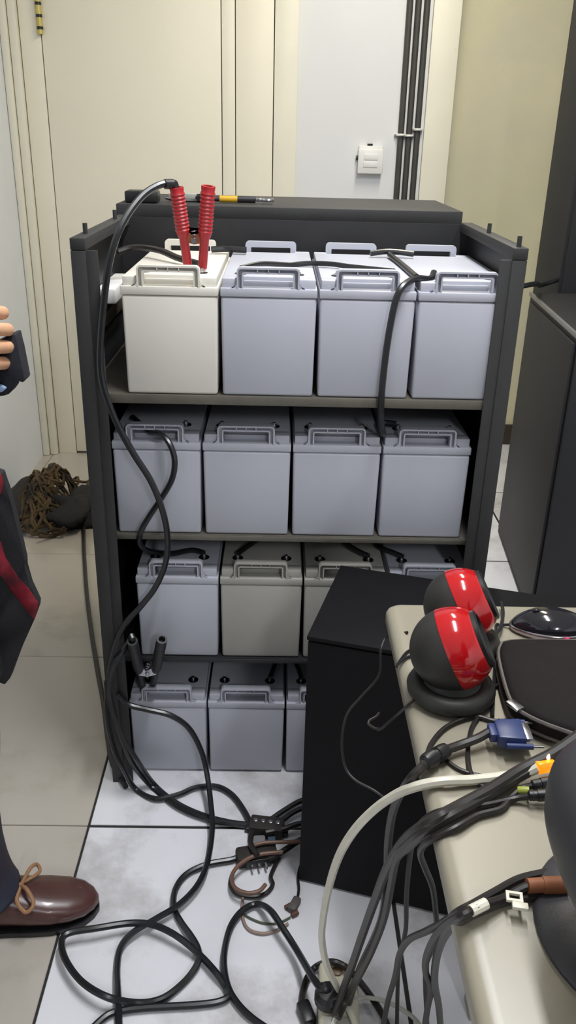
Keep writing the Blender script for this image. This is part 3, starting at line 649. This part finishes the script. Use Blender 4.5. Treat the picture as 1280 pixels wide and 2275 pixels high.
for k in range(3): obj('pin', box(BM(), -.016+k*.014, -.012+k*.014, -.038, -.0243, .010, .016, mtx=bm_), M_steel, pc)
cw = thing('clear_plug', 'pale grey translucent plug lying between the tangled wires', 'plug', Z(560, 1880, 0))
c0 = Z(572, 1880, 0); obj('body', box(BM(), -.017, .017, -.012, .012, .001, .020, .004, mtx=rotz(c0, R(4))), mat('grey_clear', (128, 126, 130), .3), cw)
obj('blue_insert', box(BM(), .022, .038, -.010, .012, .001, .016, .002, mtx=rotz(c0, R(4))), mat('blue_grey', (70, 84, 104), .5), cw)
cable('tan_wire', 'tan wire looping around the dusty plug on the floor', M_brownc, .0042, zs([(628, 1893), (585, 1897), (555, 1906), (528, 1925), (515, 1948), (522, 1972), (548, 1984), (575, 1980), (590, 1965)], .030))
cable('tan_wire', 'tan wire lying across the terminal block towards the black cabinet', M_brownc, .004, zs([(560, 1880), (585, 1873), (620, 1871), (650, 1870), (700, 1866)], .034))
cable('dark_wire', 'dark wire loop lying under the dusty plug', M_cable_br, .0042, zs([(515, 1945), (512, 1965), (525, 1985), (560, 1992), (590, 1985), (606, 1965), (602, 1945), (620, 1905)], .006))
cable('dark_wire', 'thick dark cable curling from the dusty plug towards the black cabinet', M_cable_br, .0062, zs([(596, 1908), (615, 1900), (640, 1884), (665, 1868), (710, 1850)], .018))
cable('dark_wire', 'dark cable stub between the terminal block and the dusty plug', M_cable_br, .006, zs([(560, 1850), (556, 1868), (562, 1885), (572, 1900)], .036))
cable('pale_wire', 'faint pinkish wire lying in an arc on the floor below the tangle', mat('pink_wire', (150, 128, 118), .6), .003, zs([(540, 1990), (538, 2030), (550, 2062), (580, 2074), (612, 2068), (640, 2052)], .004))
cable('green_wire', 'thin green wire on the floor ending at the loose connector', mat('green_wire', (70, 84, 60), .6), .002, zs([(540, 2030), (560, 2042), (590, 2052), (620, 2050), (645, 2038)], .003))
lo = thing('loose_connector', 'loose brown two-pin connector on the floor beside the black cabinet', 'connector', Z(648, 2026, 0))
c0 = Z(654, 2016, 0); obj('shell', box(BM(), -.008, .008, -.016, .016, .001, .014, .003, mtx=rotz(c0, R(-25))), mat('grey_brown', (88, 82, 80), .6), lo)
for k in range(2): c1 = Z(634+k*14, 2022+k*17, 0); obj('pin_sleeve', lathe(BM(), [(.005, 0), (.005, .014)], 10, axis_mtx(c1+Vector((0, 0, .006)), (.6, .4, 0))), mat('rust_brown', (92, 58, 46), .6), lo)
cable('connector_wire', 'dark wire rising from the loose connector along the black cabinet', M_cable_br, .0028, zs([(660, 2000), (664, 1975), (662, 1950), (667, 1925), (676, 1910)], .006))

# power strip with plugs
ps = thing('power_strip', 'cream power strip on the floor at the bottom edge crowded with cables', 'power strip', (.09, -.55, 0))
M_strip = mat('cream_strip', (205, 200, 178), .4, var=.06)
pa, pb = Z(752, 2140, .04), Z(755, 2330, .04)
a_ = math.atan2(pb.y-pa.y, pb.x-pa.x); L = (pb-pa).length; sm = rotz((pa.x, pa.y, 0), a_)
obj('body', box(BM(), -.005, L+.12, -.034, .034, .001, .042, .010, 3, mtx=sm), M_strip, ps)
obj('switch', lathe(BM(), [(.009, 0), (.009, .004), (.006, .005)], 16, sm @ Matrix.Translation((.018, -.002, .042))), mat('brown_switch', (112, 88, 62), .4), ps)
for k in range(2): obj('socket_face', box(BM(), .045+k*.055, .090+k*.055, -.024, .024, .042, .0435, .0006, mtx=sm), mat('strip_face', (190, 190, 180), .4), ps)
pl = thing('mains_plug', 'black mains plug pushed into the power strip', 'plug', Z(730, 2220, .044))
c0 = Z(730, 2225, .046); t = BM(); lathe(t, [(.019, 0), (.024, .004), (.024, .018), (.018, .026), (.006, .028)], 20, Matrix.Translation(c0)); obj('body', t, M_blk, pl)
t = BM(); g = Z(712, 2195, .072); tube(t, [c0+Vector((0, 0, .018)), (c0+Vector((0, 0, .02))).lerp(g, .5)+Vector((0, 0, .006)), g], .0085, 10); obj('strain_relief', t, M_blk, pl)
cable('strip_ring_cable', 'black cable curling in a ring around the power strip', M_cable_br, .0058, zs([(700, 2290), (676, 2262), (671, 2215), (684, 2170), (705, 2146)], .014)+zs([(735, 2137), (765, 2147), (795, 2176)], .054)+zs([(825, 2215), (850, 2255), (865, 2290)], .02))
t = BM(); box(t, -.012, .012, -.02, .02, .001, .022, .005, mtx=rotz(Z(680, 2262, 0), R(20))); tag(obj('cord_grip', t, M_blk), 'black cord grip left of the power strip at the bottom edge', 'cord grip')
cable('thin_white_cable', 'thin white cable arching out from the power strip to the right', mat('pale_grey_cable', (190, 190, 180), .4), .0036, zs([(735, 2285), (752, 2250), (775, 2226)], .055)+zs([(800, 2217), (840, 2220), (885, 2238), (920, 2262), (945, 2295)], .03))

# cables running off the desk
D = DZ+.006
cable('network_cable', 'thick ivory network cable drooping from the desk to the power strip', M_white_c, .0056,
      [e0+(e1-e0)*.1, Z(1170, 1716, DZ+.014), Z(1120, 1725, DZ+.008), Z(1050, 1733, DZ+.007), Z(985, 1736, DZ+.008)]+ys([(930, 1746), (880, 1765), (830, 1800), (785, 1848), (752, 1905), (730, 1975), (717, 2050), (716, 2095), (728, 2150), (756, 2205)], -.79, -.56)+[Z(780, 2250, .056), Z(795, 2290, .056)])
cable('thick_cable', 'thick black cable from the monitor crossing the desk and falling to the power strip', M_cable2, .0062,
      [Z(1290, 1630, DZ+.045), Z(1230, 1672, DZ+.03), Z(1160, 1708, DZ+.018), Z(1090, 1752, DZ+.013), Z(1020, 1790, DZ+.009), Z(970, 1817, DZ+.008)]+ys([(930, 1842), (895, 1872), (862, 1925), (835, 1995), (808, 2070), (784, 2140), (762, 2200)], -.83, -.58)+[Z(745, 2255, .058)], 'cables from desk to power strip')
cable('thick_cable', 'second thick black cable falling beside the first to the power strip', M_cable2, .0062,
      [Z(1285, 1645, DZ+.034), Z(1225, 1686, DZ+.022), Z(1150, 1727, DZ+.012), Z(1070, 1775, DZ+.0075), Z(990, 1818, DZ+.0075)]+ys([(940, 1850), (905, 1880), (880, 1905), (868, 1960), (852, 2040), (826, 2110), (796, 2170), (772, 2215)], -.84, -.58)+[Z(750, 2262, .068)], 'cables from desk to power strip')
cable('video_cable', 'black video cable from the blue plug running over the desk edge', M_cable2, .0052,
      [Vector(vm @ Vector((-.002, 0, 0))), Z(1060, 1641, DZ+.016), Z(1020, 1656, DZ+.012), fr+fd*.015, fr-fd*.015, Z(940, 1702, DZ+.010)]+ys([(915, 1727), (892, 1760), (873, 1805), (863, 1870), (860, 1945), (850, 2030), (830, 2085)], -.775, -.62)+[Y(800, 2150, -.60), Z(775, 2230, .06)], 'cables from desk to power strip')
cable('thin_cable', 'thin black speaker wire curving across the desk left of the blue plug', M_cable_br, .0028,
      zs([(1140, 1600), (1100, 1602), (1060, 1592), (1020, 1601), (985, 1620), (958, 1652), (945, 1685)], DZ+.004)+ys([(925, 1712), (900, 1742), (880, 1775), (868, 1815)], -.76, -.70), 'thin wires on the desk')
cable('thin_cable', 'thin black wire looping down between the blue plug and the ferrite bead', M_cable_br, .0028,
      zs([(1062, 1594), (1048, 1618), (1040, 1660), (1042, 1700), (1052, 1728), (1075, 1748), (1100, 1758)], DZ+.0038), 'thin wires on the desk')
cable('thin_cable', 'thin black wire from the ferrite bead slanting under the ivory cable', M_cable_br, .0024,
      zs([(988, 1686), (1015, 1706), (1045, 1718), (1085, 1728), (1120, 1742)], DZ+.0028), 'thin wires on the desk')
cable('audio_cable', 'thin black audio cable from the green-banded plug falling off the desk', M_cable_br, .0034,
      [Z(1176, 1768, DZ+.012), Z(1140, 1775, DZ+.006), Z(1080, 1788, DZ+.005), Z(1020, 1796, DZ+.005), Z(980, 1802, DZ+.006)]+ys([(950, 1815), (930, 1838), (915, 1880), (907, 1940), (903, 2000), (902, 2060), (895, 2100)], -.82, -.66)+[Y(885, 2160, -.62), Y(882, 2290, -.60)], 'thin wires on the desk')
cable('audio_cable', 'thin dark cable kinked on the desk and hanging down beside the black cabinet', M_cable_br, .0036,
      [Z(1183, 1746, DZ+.012), Z(1160, 1752, DZ+.008), Z(1135, 1772, DZ+.005), Z(1112, 1797, DZ+.005), Z(1060, 1812, DZ+.005), Z(1010, 1840, DZ+.006)]+ys([(965, 1862), (942, 1878), (934, 1898), (945, 1930), (962, 1975), (970, 2045), (972, 2060)], -.86, -.78)+ys([(960, 2110), (945, 2160), (950, 2290)], -.72, -.62), 'thin wires on the desk')
cable('monitor_cable', 'upper dark cord crossing the desk from the monitor foot', M_cable_br, .0042,
      zs([(1245, 1936), (1200, 1942), (1150, 1955), (1100, 1982), (1050, 2010), (1020, 2026)], DZ+.006)+ys([(985, 2050), (945, 2070), (908, 2088), (888, 2120), (878, 2170), (862, 2225)], -.90, -.66)+[Y(850, 2290, -.60)], 'monitor cords')
cable('monitor_cable', 'middle dark cord passing through the brown strap and over the desk edge', M_cable_br, .0042,
      [Z(1262, 1966, DZ+.016), Z(1200, 1967, DZ+.016), Z(1165, 1972, DZ+.014), Z(1120, 1996, DZ+.009), Z(1070, 2012, DZ+.0165), Z(1050, 2022, DZ+.0165), Z(1022, 2036, DZ+.010)]+ys([(990, 2056), (965, 2085), (948, 2125), (946, 2160), (958, 2195), (950, 2240), (942, 2295)], -.92, -.70), 'monitor cords')
cable('monitor_cable', 'lower dark cord with the white tag running over the desk edge', M_cable2, .0046,
      zs([(1270, 1985), (1200, 1990), (1150, 1996), (1110, 2006), (1060, 2026), (1030, 2042)], DZ+.0055)+ys([(1000, 2062), (980, 2095), (968, 2140), (966, 2185), (975, 2235), (980, 2295)], -.93, -.70), 'monitor cords')
cable('hanging_wire', 'thin wire hanging loosely in front of the black cabinet', M_cable_br, .0019,
      [Z(905, 1405, DZ+.003)]+ys([(862, 1412), (846, 1445), (842, 1500), (805, 1545), (775, 1580), (763, 1615), (760, 1660), (768, 1705), (790, 1733), (830, 1755), (868, 1782)], -.44, -.60), 'thin wires on the desk')
cable('hanging_wire', 'thin wire with a sharp hook hanging off the desk beside the near speaker', M_cable_br, .0019,
      [Z(930, 1545, DZ+.003), Z(912, 1562, DZ+.003)]+ys([(885, 1586), (860, 1608), (843, 1620), (822, 1612), (820, 1602), (836, 1592), (842, 1584)], -.62, -.56), 'thin wires on the desk')
for i, (pl_, lb) in enumerate(([[(925, 1440), (905, 1448), (890, 1466), (882, 1478)], 'upper thin wire leaving the near speaker towards the desk edge'], [[(925, 1456), (905, 1460), (888, 1472), (881, 1482)], 'lower thin wire leaving the near speaker towards the desk edge'])):
    cable('speaker_wire', lb, M_blk, .0019, zs(pl_, DZ+.003), 'speaker wires')
cable('speaker_wire', 'thin black wire standing between the far speaker and the mouse', M_blk, .0026, zs([(1114, 1338), (1118, 1362), (1113, 1392), (1102, 1412)], DZ+.012)+zs([(1102, 1450), (1098, 1520), (1095, 1560), (1094, 1592)], DZ+.003), 'speaker wires')
cable('speaker_wire', 'thin black wire from the near speaker to the dark bag', M_blk, .0026, zs([(1085, 1532), (1110, 1520), (1132, 1506), (1142, 1490)], DZ+.004), 'speaker wires')
cable('mouse_cable', 'short black mouse cable beside the far speaker', M_blk, .0022, [mp(-.056, 0, .006), mp(-.066, .002, .003), mp(-.075, .0, .003), Z(1104, 1415, DZ+.004)], 'speaker wires')

# ------------------------------------------------------------------ mop and black bag in the left corner
mp_ = thing('string_mop', 'dirty brown string mop head slumped in the corner by the cream casing', 'mop', (-.92, 1.55, 0))
M_mop = mat('dirty_string', (92, 74, 46), .9, rgb2=(34, 27, 20), scale=18, bump=.5, bscale=90)
t = BM(); rnd = random.Random(3); top = Vector((-.93, 1.66, .10))
def mound(x, y): # height of the slumped heap
    d = ((x+.925)/.115)**2+((y-1.52)/.27)**2
    return max(.006, .12*(1-d)*(1+.35*math.sin(41*x+9)*math.sin(23*y)))
for k in range(120):
    x, y = rnd.gauss(-.925, .055), rnd.gauss(1.54, .11); a = rnd.uniform(-2.6, -.6); pts_ = []
    for j in range(6):
        pts_.append(Vector((x, y, mound(x, y)+rnd.uniform(.0, .04))))
        a += rnd.uniform(-1.5, 1.5); x += .042*math.cos(a); y += .045*math.sin(a)
        x = min(max(x, -1.05), -.80); y = min(max(y, 1.26), 1.80)
    tube(t, pts_, rnd.uniform(.0045, .0065), 5, 3)
st = obj('strands', t, M_mop, mp_); st['kind'] = 'stuff'
t = BM(); lathe(t, [(.02, -.02), (.03, 0), (.026, .03), (.016, .05)], 16, Matrix.Translation((-.95, 1.72, .06))); obj('mop_socket', t, M_base, mp_)
bag = thing('black_sack', 'black cloth sack lying on the floor in front of the mop', 'sack', (-.80, 1.47, 0))
def blob(c, rad, seed, nu=18, nv=28, amp=.16):
    rn = random.Random(seed); ph = [(rn.uniform(0, 6), rn.randint(2, 5), rn.randint(1, 4)) for _ in range(5)]
    b = BM(); rings = []
    for i in range(nu+1):
        a = math.pi*i/nu; ring = []
        for k in range(nv):
            q = 2*math.pi*k/nv
            f = 1+amp*sum(math.sin(p+m*q+n_*a) for p, m, n_ in ph)/3*math.sin(a)
            ring.append(b.verts.new((c[0]+rad[0]*f*math.sin(a)*math.cos(q), c[1]+rad[1]*f*math.sin(a)*math.sin(q), max(.001, c[2]+rad[2]*f*math.cos(a)))))
        rings.append(ring)
    for i in range(nu):
        for k in range(nv): b.faces.new((rings[i][k], rings[i][(k+1) % nv], rings[i+1][(k+1) % nv], rings[i+1][k]))
    bmesh.ops.remove_doubles(b, verts=b.verts, dist=1e-5); return b
M_sack = mat('black_cloth', (24, 24, 26), .8, bump=.4, bscale=60)
obj('cloth', blob((-.80, 1.43, .035), (.12, .135, .055), 11, amp=.45), M_sack, bag, angle=80)
t = BM(); tube(t, [(-.72, 1.50, .10), (-.70, 1.47, .13), (-.70, 1.42, .10), (-.71, 1.40, .05)], .008, 8); obj('tie', t, M_sack, bag)
rg = tag(obj('dark_rag', blob((-1.02, 1.50, .04), (.07, .21, .06), 9), mat('dark_rag', (34, 30, 28), .9, bump=.4, bscale=60), angle=80), 'dark rag bundled along the left wall beside the mop', 'rag')

# ------------------------------------------------------------------ person at the left edge
pe = thing('person', 'person in a black and red coat and brown lace-up shoes at the left edge', 'person', (-.62, -.47, 0))
M_skin = mat('skin', (214, 164, 128), .5, var=.08, scale=60, bump=.15, bscale=300)
J = {  # joints: position, skin radius
 'pelvis': ((-.66, -.475, .92), .13), 'belly': ((-.655, -.475, 1.06), .12), 'chest': ((-.655, -.475, 1.25), .13), 'collar': ((-.655, -.475, 1.38), .09),
 'neck': ((-.645, -.475, 1.46), .052), 'jaw': ((-.630, -.475, 1.53), .070), 'skull': ((-.632, -.475, 1.60), .085), 'crown': ((-.636, -.475, 1.655), .055),
 'nose': ((-.535, -.475, 1.575), .012), 'nose_root': ((-.57, -.475, 1.585), .02), 'ear_l': ((-.64, -.39, 1.575), .014), 'ear_r': ((-.64, -.56, 1.575), .014),
 'hip_l': ((-.65, -.39, .88), .085), 'knee_l': ((-.565, -.383, .50), .056), 'ankle_l': ((-.588, -.376, .10), .040), 'ball_l': ((-.47, -.358, .040), .022),
 'hip_r': ((-.66, -.56, .88), .085), 'knee_r': ((-.68, -.585, .50), .056), 'ankle_r': ((-.76, -.60, .10), .040), 'ball_r': ((-.64, -.61, .040), .022),
 'sh_l': ((-.655, -.305, 1.36), .056), 'el_l': ((-.625, -.245, 1.10), .042), 'wr_l': ((-.475, -.475, 1.055), .028),
 'sh_r': ((-.655, -.645, 1.36), .056), 'el_r': ((-.645, -.685, 1.10), .042), 'wr_r': ((-.490, -.475, 1.125), .027),
 'palm_r': ((-.450, -.435, 1.12), .020), 'palm_l': ((-.475, -.545, 1.06), .020),
}
E_ = [('pelvis', 'belly'), ('belly', 'chest'), ('chest', 'collar'), ('collar', 'neck'), ('neck', 'jaw'), ('jaw', 'skull'), ('skull', 'crown'), ('skull', 'nose_root'), ('nose_root', 'nose'), ('skull', 'ear_l'), ('skull', 'ear_r'),
      ('pelvis', 'hip_l'), ('hip_l', 'knee_l'), ('knee_l', 'ankle_l'), ('ankle_l', 'ball_l'), ('pelvis', 'hip_r'), ('hip_r', 'knee_r'), ('knee_r', 'ankle_r'), ('ankle_r', 'ball_r'),
      ('collar', 'sh_l'), ('sh_l', 'el_l'), ('el_l', 'wr_l'), ('wr_l', 'palm_l'), ('collar', 'sh_r'), ('sh_r', 'el_r'), ('el_r', 'wr_r'), ('wr_r', 'palm_r')]
FING = []
for k, (z, L) in enumerate(((1.150, .92), (1.128, 1.0), (1.105, .95), (1.083, .80))):   # right hand closes over the left forearm
    names_ = []
    for j, (x, y, dz) in enumerate(((-.425, -.432, 0), (-.399, -.415, -.004), (-.391, -.388, -.010), (-.404, -.368, -.016))):
        n_ = 'r%d%d' % (k, j); J[n_] = ((x-(1-L)*.05*(j > 0), y, z+dz), .0105-.0006*j); names_.append(n_)
    E_ += [('palm_r', names_[0])]+list(zip(names_, names_[1:])); FING.append(names_)
for j, (x, y, z) in enumerate(((-.455, -.44, 1.155), (-.435, -.415, 1.178), (-.425, -.39, 1.180))):
    J['rt%d' % j] = ((x, y, z), .0115-.001*j); E_.append(('palm_r' if j == 0 else 'rt%d' % (j-1), 'rt%d' % j))
for k in range(4):
    zz = 1.085-.018*k
    for j, (x, y) in enumerate(((-.478, -.575), (-.482, -.605), (-.500, -.625), (-.515, -.632))):
        J['l%d%d' % (k, j)] = ((x, y, zz), .0098-.0005*j); E_.append(('palm_l' if j == 0 else 'l%d%d' % (k, j-1), 'l%d%d' % (k, j)))
for j, (x, y, z) in enumerate(((-.46, -.56, 1.095), (-.455, -.585, 1.11), (-.465, -.605, 1.112))):
    J['lt%d' % j] = ((x, y, z), .011-.001*j); E_.append(('palm_l' if j == 0 else 'lt%d' % (j-1), 'lt%d' % j))
ids = {n_: i for i, n_ in enumerate(J)}
base = Vector(pe.location)
me = bpy.data.meshes.new('body'); me.from_pydata([Vector(v[0])-base for v in J.values()], [(ids[a], ids[b]) for a, b in E_], [])
me.materials.append(M_skin); bo = bpy.data.objects.new('body', me); COL.objects.link(bo); bo.parent = pe
sk = bo.modifiers.new('skin', 'SKIN'); sk.use_smooth_shade = True
for i, v in enumerate(J.values()):
    s = me.skin_vertices[0].data[i]; s.radius = (v[1], v[1]); s.use_root = (i == 0)
sb = bo.modifiers.new('smooth', 'SUBSURF'); sb.levels = 2; sb.render_levels = 2
bo['label'] = 'bare hands and head'
# face, hair
for s in (-1, 1):
    e = obj('eye', lathe(BM(), [(0, -.011), (.008, -.008), (.011, 0), (.008, .008), (0, .011)], 14, axis_mtx((-.556, -.475+s*.032, 1.595), (1, 0, 0))), M_sock, pe)
    obj('iris', lathe(BM(), [(.0055, .0), (.004, .0008)], 12, axis_mtx((-.5455, -.475+s*.032, 1.595), (1, 0, 0))), M_base, e)
    t = BM(); tube(t, [(-.552, -.475+s*.015, 1.617), (-.546, -.475+s*.032, 1.621), (-.556, -.475+s*.05, 1.615)], .004, 6); obj('eyebrow', t, M_blk, pe)
t = BM(); tube(t, [(-.558, -.50, 1.533), (-.550, -.475, 1.531), (-.558, -.45, 1.533)], .005, 8); obj('mouth', t, mat('lip', (170, 96, 86), .5), pe)
t = BM(); rings = []
for i in range(11):
    a = math.pi/2*i/10; rr_ = .098*math.cos(a*.98)
    rings.append([t.verts.new((-.645+rr_*math.cos(q)*(1.0 if math.cos(q) < 0 else .86), -.475+rr_*math.sin(q)*.93, 1.605+.092*math.sin(a)-(.06*max(0, -math.cos(q)) if i == 0 else 0))) for q in [2*math.pi*k/28 for k in range(28)]])
for i in range(10):
    for k in range(28): t.faces.new((rings[i][k], rings[i][(k+1) % 28], rings[i+1][(k+1) % 28], rings[i+1][k]))
t.faces.new(rings[-1]); obj('hair', t, mat('black_hair', (24, 20, 18), .5, bump=.6, bscale=160), pe, angle=80)
# coat
M_coat = mat('black_coat_cloth', (24, 24, 27), .8, bump=.3, bscale=250)
M_coat_r = mat('red_coat_cloth', (150, 24, 44), .75, rgb2=(70, 14, 26), scale=22, bump=.3, bscale=250)
M_sleeve = mat('navy_sleeve', (22, 24, 34), .8, bump=.3, bscale=250)
def loft(bm, secs, seg=32, cap=False):
    rings = [[bm.verts.new((cx+rx*math.cos(2*math.pi*k/seg), cy+ry*math.sin(2*math.pi*k/seg), z)) for k in range(seg)] for cx, cy, z, rx, ry in secs]
    for i in range(len(rings)-1):
        for k in range(seg): bm.faces.new((rings[i][k], rings[i][(k+1) % seg], rings[i+1][(k+1) % seg], rings[i+1][k]))
    if cap: bm.faces.new(rings[0][::-1]); bm.faces.new(rings[-1])
    return bm
def add_solid(o, th=.006):
    m_ = o.modifiers.new('thickness', 'SOLIDIFY'); m_.thickness = th; m_.offset = 1; return o
ct = add_solid(obj('coat', loft(BM(), [(-.655, -.475, 1.44, .075, .085), (-.655, -.475, 1.405, .11, .20), (-.655, -.475, 1.34, .145, .225), (-.650, -.475, 1.20, .155, .215), (-.645, -.475, 1.05, .155, .205), (-.640, -.475, .92, .17, .215), (-.640, -.475, .75, .185, .225), (-.640, -.475, .60, .19, .23)]), M_coat, pe, angle=70))
def sleeve(pts, r0, r1, m, nm='sleeve'):
    b = BM(); tube(b, pts, 0, 14, 6, cap=False, rr=lambda t_: r0+(r1-r0)*t_); return add_solid(obj(nm, b, m, pe, angle=80), .004)
sleeve([J['sh_r'][0], (-.66, -.672, 1.24), J['el_r'][0], (-.575, -.59, 1.11), (-.502, -.492, 1.122)], .075, .043, M_coat)
sleeve([J['sh_l'][0], (-.65, -.265, 1.24), J['el_l'][0], (-.56, -.315, 1.085), (-.475, -.385, 1.065), (-.452, -.44, 1.055)], .075, .046, M_sleeve)
# folds of the left sleeve hanging below the gripping hand
def sheet(poly, y, m, nm, th=.010, parent=pe, bulge=0.0, lab_=None):
    pts_ = [PY(u, v, y) for u, v in poly]; b = BM(); prism(b, pts_, (0, th, 0), .002); o = obj(nm, b, m, parent, angle=60)
    if lab_: o['label'] = lab_
    return o
sheet([(-40, 775), (24, 745), (33, 742), (40, 775), (48, 815), (55, 845), (50, 851), (32, 842), (30, 862), (20, 876), (8, 880), (-40, 884)], -.385, M_sleeve, 'sleeve_fold', .03)
sheet([(-30, 854), (2, 856), (14, 863), (4, 872), (-30, 874)], -.393, mat('light_blue_shirt', (150, 178, 214), .7), 'shirt_cuff', .007)
sheet([(-60, 1030), (4, 1052), (14, 1085), (24, 1118), (42, 1190), (56, 1246), (52, 1262), (66, 1300), (86, 1340), (84, 1352), (72, 1385), (45, 1445), (22, 1508), (10, 1522), (-2, 1516), (-80, 1480)], -.405, M_coat, 'coat_front', .016)
sheet([(-40, 1180), (2, 1205), (12, 1240), (22, 1262), (40, 1285), (62, 1308), (82, 1336), (86, 1344), (76, 1378), (66, 1366), (42, 1334), (20, 1308), (6, 1280), (-40, 1240)], -.4075, M_coat_r, 'red_stripe', .0025)
sheet([(-40, 1040), (2, 1054), (7, 1075), (4, 1098), (-40, 1110)], -.4075, M_coat_r, 'red_stripe', .0025)
# trousers
M_jean = mat('dark_blue_trousers', (38, 48, 62), .8, bump=.3, bscale=300, rgb2=(48, 30, 42), scale=9)
for lg, off in (('l', 1), ('r', -1)):
    h_, k_, a_ = (Vector(J[n_+'_'+lg][0]) for n_ in ('hip', 'knee', 'ankle'))
    b = BM(); tube(b, [h_+Vector((0, 0, .06)), h_.lerp(k_, .5), k_, k_.lerp(a_, .5)+Vector((.004, 0, 0)), a_+Vector((.012, 0, .04)), a_+Vector((.016, 0, -.024))], 0, 20, 6, cap=False, rr=lambda t_: .105-.045*min(1, t_*1.6)+.016*max(0, t_-.7)/.3)
    add_solid(obj('trouser_leg', b, M_jean, pe, angle=80), .004)
# shoes
M_leather = mat('brown_leather', (84, 54, 50), .32, var=.15, scale=25, coat=.15)
M_lace = mat('tan_lace', (158, 118, 84), .7, bump=.4, bscale=500)
def shoe(heel, toe):
    heel, toe = Vector(heel), Vector(toe); ax = (toe-heel); L = ax.length; ax.normalize(); sd = Vector((-ax.y, ax.x, 0)); up_ = Vector((0, 0, 1))
    def ring(s, w0, h0, zb, n=20, shift=0):
        c_ = heel+ax*(s*L)+sd*shift; out = []
        for k in range(n):
            q = 2*math.pi*k/n; cx_, sy_ = math.cos(q), math.sin(q)
            out.append(c_+sd*(w0*math.copysign(abs(cx_)**.8, cx_))+up_*(zb+h0*(.5+.5*math.copysign(abs(sy_)**.75, sy_))))
        return out
    prof = [(.0, .012, .05, .022), (.015, .028, .065, .014), (.07, .036, .085, .012), (.2, .038, .092, .012), (.34, .038, .090, .012), (.46, .041, .078, .012), (.58, .046, .064, .012), (.70, .049, .054, .012), (.82, .046, .046, .012), (.91, .037, .038, .013), (.97, .022, .028, .015), (1.0, .006, .014, .020)]
    b = BM(); rings = [[b.verts.new(p_) for p_ in ring(*a)] for a in prof]; n = 20
    for i in range(len(rings)-1):
        for k in range(n): b.faces.new((rings[i][k], rings[i][(k+1) % n], rings[i+1][(k+1) % n], rings[i+1][k]))
    b.faces.new(rings[0][::-1]); b.faces.new(rings[-1])
    o = obj('shoe', b, M_leather, pe, angle=80)
    b = BM(); lo_ = []; 
    for zz, ex in ((.0008, .0), (.009, .0015), (.013, .001)):
        left = [heel+ax*(s*L)+sd*(w0+ex)+up_*zz for s, w0, h0, zb in prof]; right = [heel+ax*(s*L)-sd*(w0+ex)+up_*zz for s, w0, h0, zb in prof][::-1]
        lo_.append([b.verts.new(p_) for p_ in left+right])
    n = len(lo_[0])
    for i in range(2):
        for k in range(n): b.faces.new((lo_[i][k], lo_[i][(k+1) % n], lo_[i+1][(k+1) % n], lo_[i+1][k]))
    b.faces.new(lo_[0][::-1]); b.faces.new(lo_[2]); obj('sole', b, M_blk, o)
    kc = heel+ax*(.535*L)+up_*.084
    b = BM(); tube(b, [kc, kc+sd*.022+up_*.016+ax*.016, kc+sd*.038+up_*.008+ax*.026, kc+sd*.028-up_*.002+ax*.030, kc+sd*.004+up_*.001], .0036, 7); obj('lace_bow', b, M_lace, o)
    b = BM(); tube(b, [kc, kc-sd*.020+up_*.008+ax*.014, kc-sd*.042-up_*.004+ax*.026, kc-sd*.049-up_*.014+ax*.012, kc-sd*.032-up_*.002-ax*.004, kc], .0038, 7); obj('lace_bow', b, M_lace, o)
    b = BM(); tube(b, [kc, kc-sd*.02-ax*.012-up_*.004, kc-sd*.036-ax*.026-up_*.016], .0022, 7); obj('lace_end', b, M_lace, o)
    b = BM(); lathe(b, [(.003, 0), (.0055, .003), (.003, .007)], 10, Matrix.Translation(kc+up_*-.002)); obj('lace_knot', b, M_lace, o)
    b = BM(); lathe(b, [(.004, 0), (.0035, .0015), (.0015, .0018)], 12, axis_mtx(kc-sd*.036-ax*.034-up_*.022, -sd+up_*.5)); obj('eyelet', b, M_steel, o)
    return o
shoe((-.648, -.392, 0), (-.358, -.342, 0))
shoe((-.835, -.60, 0), (-.545, -.62, 0))
